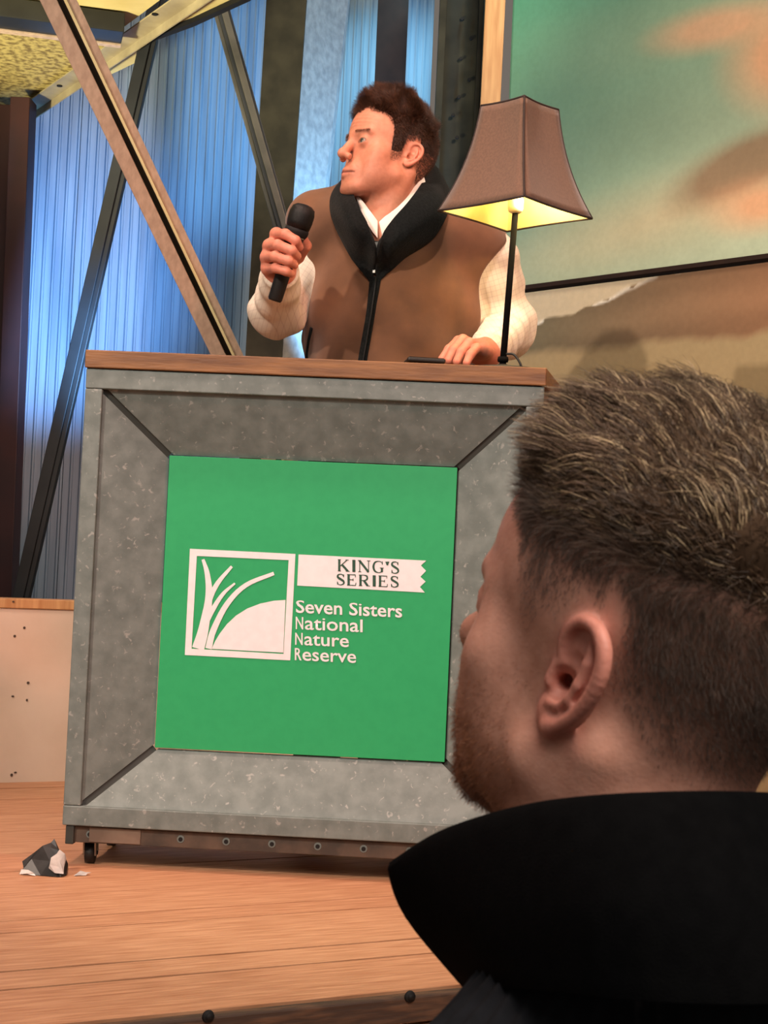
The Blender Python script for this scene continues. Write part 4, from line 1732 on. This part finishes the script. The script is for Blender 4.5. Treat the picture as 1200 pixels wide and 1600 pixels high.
def vsurf(px, py, off=.004):
    return surf(px, py, off, lambda p: vest1(p) + .008)


def pd_(px, py, d_):
    return P(px, py, d_)


# fleece collar and lapels: rows run from outer edge over the roll to the inner edge
rows = [
    [surf(579, 441, .004), surf(583, 430, .010), surf(587, 418, .010)],
    [surf(558, 415, .006), surf(572, 404, .018), pd_(587, 392, 3.186)],
    [surf(538, 380, .008), pd_(557, 368, 3.186), pd_(576, 354, 3.180)],
    [surf(523, 348, .012), pd_(543, 340, 3.196), pd_(563, 328, 3.188)],
    [surf(517, 322, .018), pd_(535, 314, 3.222), pd_(554, 308, 3.214)],
    [pd_(522, 299, 3.300), pd_(535, 291, 3.280), pd_(550, 294, 3.270)],
    [pd_(541, 284, 3.40), pd_(552, 268, 3.40), pd_(566, 282, 3.385)],
    [pd_(600, 276, 3.475), pd_(603, 254, 3.475), pd_(605, 274, 3.45)],
    [pd_(672, 280, 3.475), pd_(658, 250, 3.475), pd_(648, 268, 3.44)],
    [pd_(700, 296, 3.40), pd_(682, 264, 3.385), pd_(665, 276, 3.365)],
    [pd_(702, 318, 3.315), pd_(684, 294, 3.280), pd_(656, 292, 3.262)],
    [pd_(693, 345, 3.262), pd_(668, 328, 3.222), pd_(636, 318, 3.212)],
    [surf(671, 376, .006), pd_(643, 360, 3.190), pd_(615, 342, 3.190)],
    [surf(632, 402, .006), pd_(614, 388, 3.186), pd_(598, 366, 3.182)],
    [surf(604, 428, .006), surf(597, 415, .018), pd_(590, 390, 3.182)],
    [surf(589, 444, .004), surf(588, 432, .010), surf(588, 416, .012)],
]
col_ = loft('fleece_collar', [[q - SP0 for q in r_] for r_ in rows], M_fleece, spk, .007, 5, 4)
# zip: black placket, teeth and puller
zl = [(587, 432), (584, 455), (579, 490), (573, 525), (567, 560), (562, 600)]
loft('zip_placket', [[vsurf(x - w, y, .001) - SP0, vsurf(x, y, .005) - SP0, vsurf(x + w, y, .001) - SP0] for (x, y), w in zip(zl, (9, 8, 7, 7, 7, 7))], M_fleece, spk, .003, 5, 2)
bm = bmesh.new()
tube(bm, [Vector(vsurf(x + 1, y, .0085) - SP0) for x, y in zl], .0016, 6)
zipo = obj('zip', bm, M_black, spk, True)
bm = bmesh.new()
a_ = Vector(surf(585, 408, .016) - SP0)
bar(bm, a_, a_ + Vector((0, -.002, -.026)), .006, .003, (0, 1, 0), .0008)
obj('puller', bm, M_chrome, zipo)
# pocket welt low on the left of the gilet
bm = bmesh.new()
tube(bm, [Vector(vsurf(x, y, .001) - SP0) for x, y in ((487, 512), (483, 530), (480, 552), (478, 580))], .004, 8)
obj('pocket_zip', bm, M_fleece, spk, True)

# shirt collar leaves and neck band
c1 = [[pd_(549, 296, 3.262), pd_(555, 304, 3.246), pd_(560, 318, 3.236)], [pd_(566, 314, 3.232), pd_(566, 328, 3.218), pd_(569, 342, 3.210)],
      [pd_(579, 331, 3.216), pd_(578, 348, 3.206), pd_(582, 362, 3.204)], [pd_(590, 346, 3.210), pd_(590, 358, 3.204), pd_(590, 372, 3.202)]]
loft('shirt_collar', [[q - SP0 for q in r_] for r_ in c1], M_cotton, spk, .003, 5, 3)
c2 = [[pd_(660, 272, 3.30), pd_(664, 282, 3.288), pd_(665, 293, 3.28)], [pd_(640, 300, 3.250), pd_(645, 312, 3.236), pd_(648, 322, 3.230)],
      [pd_(616, 324, 3.224), pd_(621, 340, 3.212), pd_(626, 352, 3.210)], [pd_(592, 347, 3.210), pd_(595, 360, 3.204), pd_(598, 374, 3.202)]]
loft('shirt_collar', [[q - SP0 for q in r_] for r_ in c2], M_cotton, spk, .003, 5, 3)
c3 = [[pd_(538, 338, 3.240), pd_(592, 345, 3.216), pd_(646, 338, 3.240)], [pd_(548, 372, 3.240), pd_(592, 375, 3.212), pd_(636, 372, 3.240)], [pd_(578, 400, 3.240), pd_(592, 400, 3.228), pd_(606, 400, 3.240)]]
loft('shirt_front', [[q - SP0 for q in r_] for r_ in c3], M_cotton, spk, .002, 5, 3)
# trousers and shoes (behind the lectern)
tv, tf = mesh_sdf(lambda p: np.maximum(legs1(p), (.09 - p[:, 2])), HIP - A([.33, .28, .90]), HIP + A([.33, .28, .16]), .009)
mesh_np('trousers', tv - SP0, tf, mat('navy_trousers', srgb(38, 40, 50), .85), spk)
for s in (0, 1):
    g = FT[s]
    sv, sf = mesh_sdf(lambda p: np.maximum(smin(sd_cap(p, g + A([0, .03, -.02]), g + A([0, -.17, -.035]), .048, .038), sd_cap(p, g, g + A([0, 0, .04]), .046), .03), .0005 - p[:, 2]),
                      g - A([.09, .26, .10]), g + A([.09, .12, .10]), .006)
    mesh_np('shoe', sv - SP0, sf, M_trim, spk)

# microphone in his hand
ma, mb_ = P(473, 331, 3.062), P(429, 470, 3.094)
mz = unit(ma - mb_)
Lm = np.linalg.norm(ma - mb_)
mic = empty('microphone', tuple(mb_))
mic.rotation_euler = Vector(mz).to_track_quat('Z', 'Y').to_euler()
tag(mic, 'black handheld wireless microphone gripped in the speaker’s raised hand'.replace('’', "'"), 'microphone')
bm = bmesh.new()
lathe(bm, [(.0125, 0), (.0145, .004), (.0150, .06), (.0172, .10), (.0190, Lm - .062), (.0195, Lm - .054)], 32)
obj('handle', bm, M_black, mic, True)
bm = bmesh.new()
lathe(bm, [(.0195, Lm - .0535), (.0235, Lm - .046), (.0245, Lm - .040), (.0238, Lm - .034)], 32)
obj('collar_ring', bm, M_bolt, mic, True)
bm = bmesh.new()
lathe(bm, [(.0238, Lm - .0335), (.0256, Lm - .020), (.0256, Lm - .004), (.0225, Lm + .008), (.014, Lm + .014), (.003, Lm + .0155)], 36)
obj('grille', bm, mat('mic_mesh', srgb(34, 33, 33), .5, .5, srgb(20, 20, 20), 900, lo=.45, hi=.55, bump=.0006, bscale=900), mic, True)
bm = bmesh.new()
box(bm, (-.004, -.0212, Lm - .052), (.004, -.018, Lm - .047))
obj('indicator', bm, M_chrome, mic)

# ---------- the listener in the foreground
AL = math.radians(44)
HF2 = head_frame((-math.sin(AL), math.cos(AL)), math.radians(16), math.radians(0))
SC2 = .0104
HC2 = P(884, 1062, .785) - HF2 @ A([-7.0, -.9, -.1]) * SC2


def to2(p):
    return ((p - HC2.astype(np.float32)) @ HF2) / SC2


def head2(p):
    q = to2(p)
    d = head_sdf(q, flare=.20)
    d = smin(d, sd_ell(q, (0, 6.9, -9.3), (2.4, 1.8, 1.8)), 1.6)
    qm_ = q.copy()
    qm_[:, 0] = np.abs(qm_[:, 0])
    d = smin(d, sd_cap(qm_, (5.0, 5.0, -.8), (4.8, 5.8, 2.4), 1.0, 1.05), 1.4)
    d = smin(d, sd_cap(q, (0, 10.4, -1.2), (0, 11.25, -1.9), .9, 1.0), .8)
    bd = ramp(-q[:, 2], 4.5, 8.5) * ramp(q[:, 1], 3.0, 7.0)
    return (d + .40 * bd) * SC2


BF = unit([-.42, .91, 0])
BL = unit(np.cross(A([0, 0, 1.]), BF))
NB = HC2 + A([.012, -.045, -.190])
S_L, S_R = NB + BL * .185 + A([0, 0, -.115]), NB - BL * .185 + A([0, 0, -.115])
HIP2 = NB + A([0, -.04, -.54])


def torso2(p):
    d = sd_cap(p, S_L, S_R, .066)
    d = smin(d, sd_cap(p, NB + A([0, 0, .04]), NB + BL * .15 + A([0, 0, -.08]), .058, .05), .06)
    d = smin(d, sd_cap(p, NB + A([0, 0, .04]), NB - BL * .15 + A([0, 0, -.08]), .058, .05), .06)
    d = smin(d, sd_ell(p, NB + A([0, 0, -.23]), (.19, .13, .22)), .08)
    d = smin(d, sd_ell(p, HIP2 + A([0, 0, .1]), (.18, .14, .24)), .1)
    for s_, S__ in ((1, S_L), (-1, S_R)):
        el = S__ + BL * .03 * s_ + A([0, 0, -.30]) + BF * .04
        wr = el + BF * .22 - BL * .07 * s_ + A([0, 0, -.02])
        d = smin(d, sd_poly(p, [S__, el, wr], [.062, .052, .042], .03), .03)
    return d


def legs2(p, g=0.0):
    d = sd_ell(p, HIP2, (.19 + g, .16 + g, .11 + g))
    for s_ in (1, -1):
        h_ = HIP2 + BL * .10 * s_ + A([0, 0, -.02])
        kn = h_ + BF * .40 + A([0, 0, .0])
        ft = A([kn[0], kn[1], -.55])
        d = smin(d, sd_poly(p, [h_, kn, ft], [.085 + g, .065 + g, .05 + g], .03), .03)
        d = smin(d, sd_cap(p, ft + A([0, 0, -.01]), ft + BF * .15 + A([0, 0, -.012]), .04 + g, .034 + g), .02)
    return d


def body2(p):
    d = smin(torso2(p) + .012, legs2(p, -.012), .03)
    for s_, S__ in ((1, S_L), (-1, S_R)):
        el = S__ + BL * .03 * s_ + A([0, 0, -.30]) + BF * .04
        wr = el + BF * .22 - BL * .07 * s_ + A([0, 0, -.02])
        d = smin(d, sd_cap(p, wr, wr + BF * .09, .03, .022), .02)
    return d


gv, gf = mesh_sdf(head2, HC2 - A([.15, .16, .20]), HC2 + A([.15, .16, .16]), .0015)
ng = len(gv)
b2v, b2f = mesh_sdf(body2, HIP2 - A([.46, .30, .9]), A([HIP2[0] + .46, HIP2[1] + .75, NB[2] + .08]), .012)
v, f = join([(gv, gf), (b2v, b2f)])
q2 = to2(gv)
gn = vnormals(gv, gf)
m2 = q2.copy()
m2[:, 0] = np.abs(m2[:, 0])
ear2 = ear_sdf(m2, .20)
offear = ramp(ear2, .15, .8)
x_, y_, z_ = m2[:, 0], q2[:, 1], q2[:, 2]
q32 = q2.astype(np.float32)
# stubble fade: 0 on skin, 1 on fully covered scalp
zl = np.interp(y_, [-12, -9, -6, -3.5, -2.0, 1.0, 2.6, 3.6, 5.0, 6.3, 7.6, 9.0], [-3.5, -3.0, -2.2, .4, 3.0, 3.0, 2.2, 4.2, 6.0, 7.2, 8.2, 9.0])
s2 = z_ - zl + .4 * wob(q32, 1.2, 51)
fade = ramp(s2, -1.2, 4.6) ** .9
fade = np.where(y_ > 3.6, ramp(s2, -.3, 1.4), fade) * offear
skin2 = lin((208, 152, 132))
c2_ = np.ones((ng, 3)) * skin2
c2_ *= (1 + .05 * wob(q32, 3, 52) + .03 * wob(q32, 9, 53))[:, None]
pink = (1 - ramp(ear2, -.1, .5)) * .6
c2_ = c2_ * (1 - pink[:, None]) + lin((208, 124, 112)) * pink[:, None]
kk = fade * .70
c2_ = c2_ * (1 - kk[:, None]) + lin((72, 54, 44)) * kk[:, None]
brd = ramp(-z_, .2, 5.0) * ramp(y_, -.2, 4.4) * ramp(z_, -13.0, -11.2) * offear
brd = np.maximum(brd, ramp(-z_, 2.6, 4.0) * ramp(y_, 7.0, 8.0) * ramp(z_, -13, -11.5))
side = ramp(y_, -.6, 1.2) * ramp(-y_, -3.4, -1.6) * ramp(2.2 - z_, 0, 1) * ramp(z_, -5, -2) * offear
brd = np.maximum(brd, side * .45) * ramp(x_ * 0 + 1, 0, 1)
kb = np.clip(brd * (.62 + .3 * wob(q32, 4, 54)), 0, .85)
c2_ = c2_ * (1 - kb[:, None]) + lin((134, 82, 54)) * kb[:, None]
kbw = np.exp(-(((z_ - 3.0) / .5) ** 4)) * ramp(x_, .9, 1.5) * ramp(-x_, -5.4, -4.3) * (y_ > 5.5) * .6
c2_ = c2_ * (1 - kbw[:, None]) + lin((96, 66, 46)) * kbw[:, None]
col = np.concatenate([c2_, np.ones((len(b2v), 3)) * skin2])
lis = empty('person', tuple(A([HIP2[0], HIP2[1], -.60])))
tag(lis, 'man with short fair-brown hair and beard in black top, seen from behind in the foreground', 'person')
L0 = A(lis.location)
mesh_np('body', v - L0, f, M_skin, lis, True, col)

# hair: cap under the long top, then strands
top_line = np.interp(y_, [-12, -8, -4, 0, 4, 6.5, 8, 10], [6.0, 6.3, 6.8, 7.3, 8.0, 8.8, 9.3, 9.6])
tl = z_ - top_line + .35 * wob(q32, 1.4, 55)
mask = (tl > -.2) & (ear2 > 1)
thick = np.clip(tl * .45, 0, 1) * (1.2 + .25 * wob(q32, 1.8, 56))
sel = mask[gf].all(1)
fs = gf[sel]
us, inv = np.unique(fs, return_inverse=True)
cap = gv[us] + gn[us] * ((thick[us] - .04) * SC2)[:, None]
hair2 = mesh_np('hair', cap - L0, inv.reshape(-1, 4), mat('hair_base', (1, 1, 1), 1.0, attr='tint', spec=.02), lis, True, np.ones((len(us), 3)) * lin((70, 54, 42)))
hair2['label'] = 'fair-brown hair, long on top with faded sides'
r2 = np.random.default_rng(12)
cand = np.where(mask & (tl > -.1))[0]
N2 = 34000
k, roots = scatter(gv, gn, cand, N2, .0015, r2)
qk = q2[k]
L = (1.3 + 2.0 * ramp(tl[k], 0, 2.2)) * (.7 + .6 * r2.random(N2)) * (1 - .38 * ramp(q2[k][:, 1], 3.5, 7.5))
nl = gn[k] @ HF2
cl = np.stack([wob(qk.astype(np.float32), 1.3, sd) for sd in (61, 62, 63)], 1) * .28 + np.stack([wob(qk.astype(np.float32), 3.6, sd) for sd in (64, 65, 66)], 1) * .40
comb = A([.25, .80, .10]) + cl
steps = []
for s in range(4):
    w = [.50, .26, .06, -.06][s]
    d_ = nl * w + comb * (.75 + .12 * s) + A([0, 0, -.10 * s]) + r2.normal(size=nl.shape) * .07
    d_ /= np.linalg.norm(d_, axis=1, keepdims=True)
    steps.append((d_ * (L / 4)[:, None] * SC2) @ HF2.T)
sh = r2.random((N2, 1))
base = lin((100, 78, 58)) * (.5 + .8 * sh) + lin((214, 190, 150)) * .65 * (r2.random((N2, 1)) > .84)
roots = roots + gn[k] * (np.clip(thick[k], 0, 1.5) * .75 * SC2)[:, None]
strands('hair_strands', roots - L0, np.stack(steps, 1), M_hair, hair2, .00022 + .00016 * r2.random(N2), 4, base)
# shorter under-hair that fills the crown
N5 = 16000
k, roots = scatter(gv, gn, cand, N5, .0015, r2)
nl = gn[k] @ HF2
d_ = nl * .5 + A([.1, .5, 0]) + r2.normal(size=nl.shape) * .28
d_ /= np.linalg.norm(d_, axis=1, keepdims=True)
d_ = (d_ * (.35 + .35 * r2.random((N5, 1))) * SC2) @ HF2.T
roots = roots + gn[k] * (np.clip(thick[k], 0, 1.6) * .85 * SC2)[:, None]
strands('under_hair', roots - L0, np.stack([d_, d_ * .8], 1), M_hair, hair2, .00028, 2, lin((92, 70, 53)) * (.5 + .8 * r2.random((N5, 1))))
# clipped sides
cand = np.where((fade > .06) & (tl < .3) & (ear2 > .5))[0]
wgt = fade[cand] / fade[cand].sum()
N3 = 26000
k = r2.choice(cand, N3, p=wgt)
roots = gv[k] + r2.normal(size=(N3, 3)) * .0006
nl = gn[k] @ HF2
d_ = nl * .5 + A([0, -.45, -.8]) * (1 - ramp(tl[k], -1.8, .3))[:, None] + A([.1, .5, .25]) * ramp(tl[k], -1.8, .3)[:, None] + r2.normal(size=nl.shape) * .25
d_ /= np.linalg.norm(d_, axis=1, keepdims=True)
L = (.10 + .42 * fade[k] + 1.0 * ramp(tl[k], -1.8, .3)) * (.7 + .6 * r2.random(N3))
d_ = (d_ * L[:, None] * SC2) @ HF2.T
strands('clipped_hair', roots - L0, np.stack([d_ * .5, d_ * .5], 1), M_hair, hair2, .00013, 2, lin((84, 64, 52)) * (.6 + .9 * r2.random((N3, 1))))
# beard
cand = np.where((brd > .12) & (ear2 > .8))[0]
N4 = 12000
k = r2.choice(cand, N4, p=brd[cand] / brd[cand].sum())
roots = gv[k] + r2.normal(size=(N4, 3)) * .0006
nl = gn[k] @ HF2
d_ = nl * .55 + A([0, .35, -.75]) + r2.normal(size=nl.shape) * .35
d_ /= np.linalg.norm(d_, axis=1, keepdims=True)
L = (.12 + .28 * brd[k] * ramp(-q2[k][:, 2], 2, 8)) * (.6 + .7 * r2.random(N4))
e_ = d_ + A([0, -.1, -.25])
bd_ = strands('beard', roots - L0, np.stack([(d_ * (L * .5)[:, None] * SC2) @ HF2.T, (e_ * (L * .5)[:, None] * SC2) @ HF2.T], 1), M_hair, lis, .00013, 2,
              lin((142, 88, 56)) * (.6 + .9 * r2.random((N4, 1))))
bd_['label'] = 'short reddish-brown beard'

# black knitted top and stand-up collar
M_knit = mat('black_knit', srgb(30, 31, 35), .95, 0, srgb(22, 23, 26), 60, spec=.1)
M_knit_c = mat('black_jersey', srgb(9, 9, 10), .95, 0, srgb(6, 6, 7), 90, bump=.0004, bscale=900, spec=.05)


def knit2(p):
    d = torso2(p) - .004
    q = p - NB.astype(np.float32)
    th = np.arctan2(q[:, 0], -q[:, 1])
    d = d - .0013 * np.sin(th * 56)
    d = np.maximum(d, -(p[:, 2] - (HIP2[2] - .08)))
    return np.maximum(d, sd_sph(p, NB + A([0, 0, .05]), .02) * -1)


kv, kf = mesh_sdf(lambda p: torso2(p) - .002, HIP2 - A([.46, .30, .16]), A([HIP2[0] + .46, HIP2[1] + .45, NB[2] - .09]), .012)
k2v, k2f = mesh_sdf(knit2, NB - A([.22, .20, .11]), NB + A([.22, .16, .10]), .0020)
v, f = join([(kv, kf), (k2v, k2f)])
kn_ = mesh_np('jumper', v - L0, f, M_knit, lis)
kn_['label'] = 'black ribbed jumper'
tp = [(613, 1358, .865), (676, 1318, .825), (745, 1292, .785), (832, 1271, .745), (925, 1260, .715), (1035, 1255, .700), (1150, 1254, .715), (1262, 1260, .775), (1345, 1280, .87), (1310, 1310, .99), (1180, 1330, 1.04)]
md = [(640, 1430, .862), (690, 1420, .815), (752, 1415, .765), (838, 1412, .718), (935, 1410, .683), (1050, 1410, .668), (1180, 1410, .680), (1320, 1410, .745), (1430, 1410, .86), (1380, 1420, 1.0), (1200, 1420, 1.07)]
bt = [(738, 1548, .842), (750, 1546, .800), (792, 1543, .745), (872, 1548, .700), (965, 1558, .672), (1080, 1566, .661), (1215, 1568, .674), (1360, 1565, .740), (1480, 1555, .86), (1420, 1540, 1.0), (1220, 1530, 1.08)]
up = [(628, 1362, .872), (690, 1326, .838), (757, 1302, .800), (842, 1281, .762), (930, 1269, .735), (1033, 1263, .722), (1140, 1262, .737), (1243, 1268, .792), (1315, 1286, .875), (1285, 1312, .975), (1170, 1332, 1.02)]
rows = [[P(*a_) - L0, P(*b_) - L0, P(*c_) - L0, P(*d_) - L0] for a_, b_, c_, d_ in zip(up, tp, md, bt)]
cl_ = loft('collar', rows, M_knit_c, lis, .006, 5, 5)
cl_['label'] = 'wide black stand-up collar'
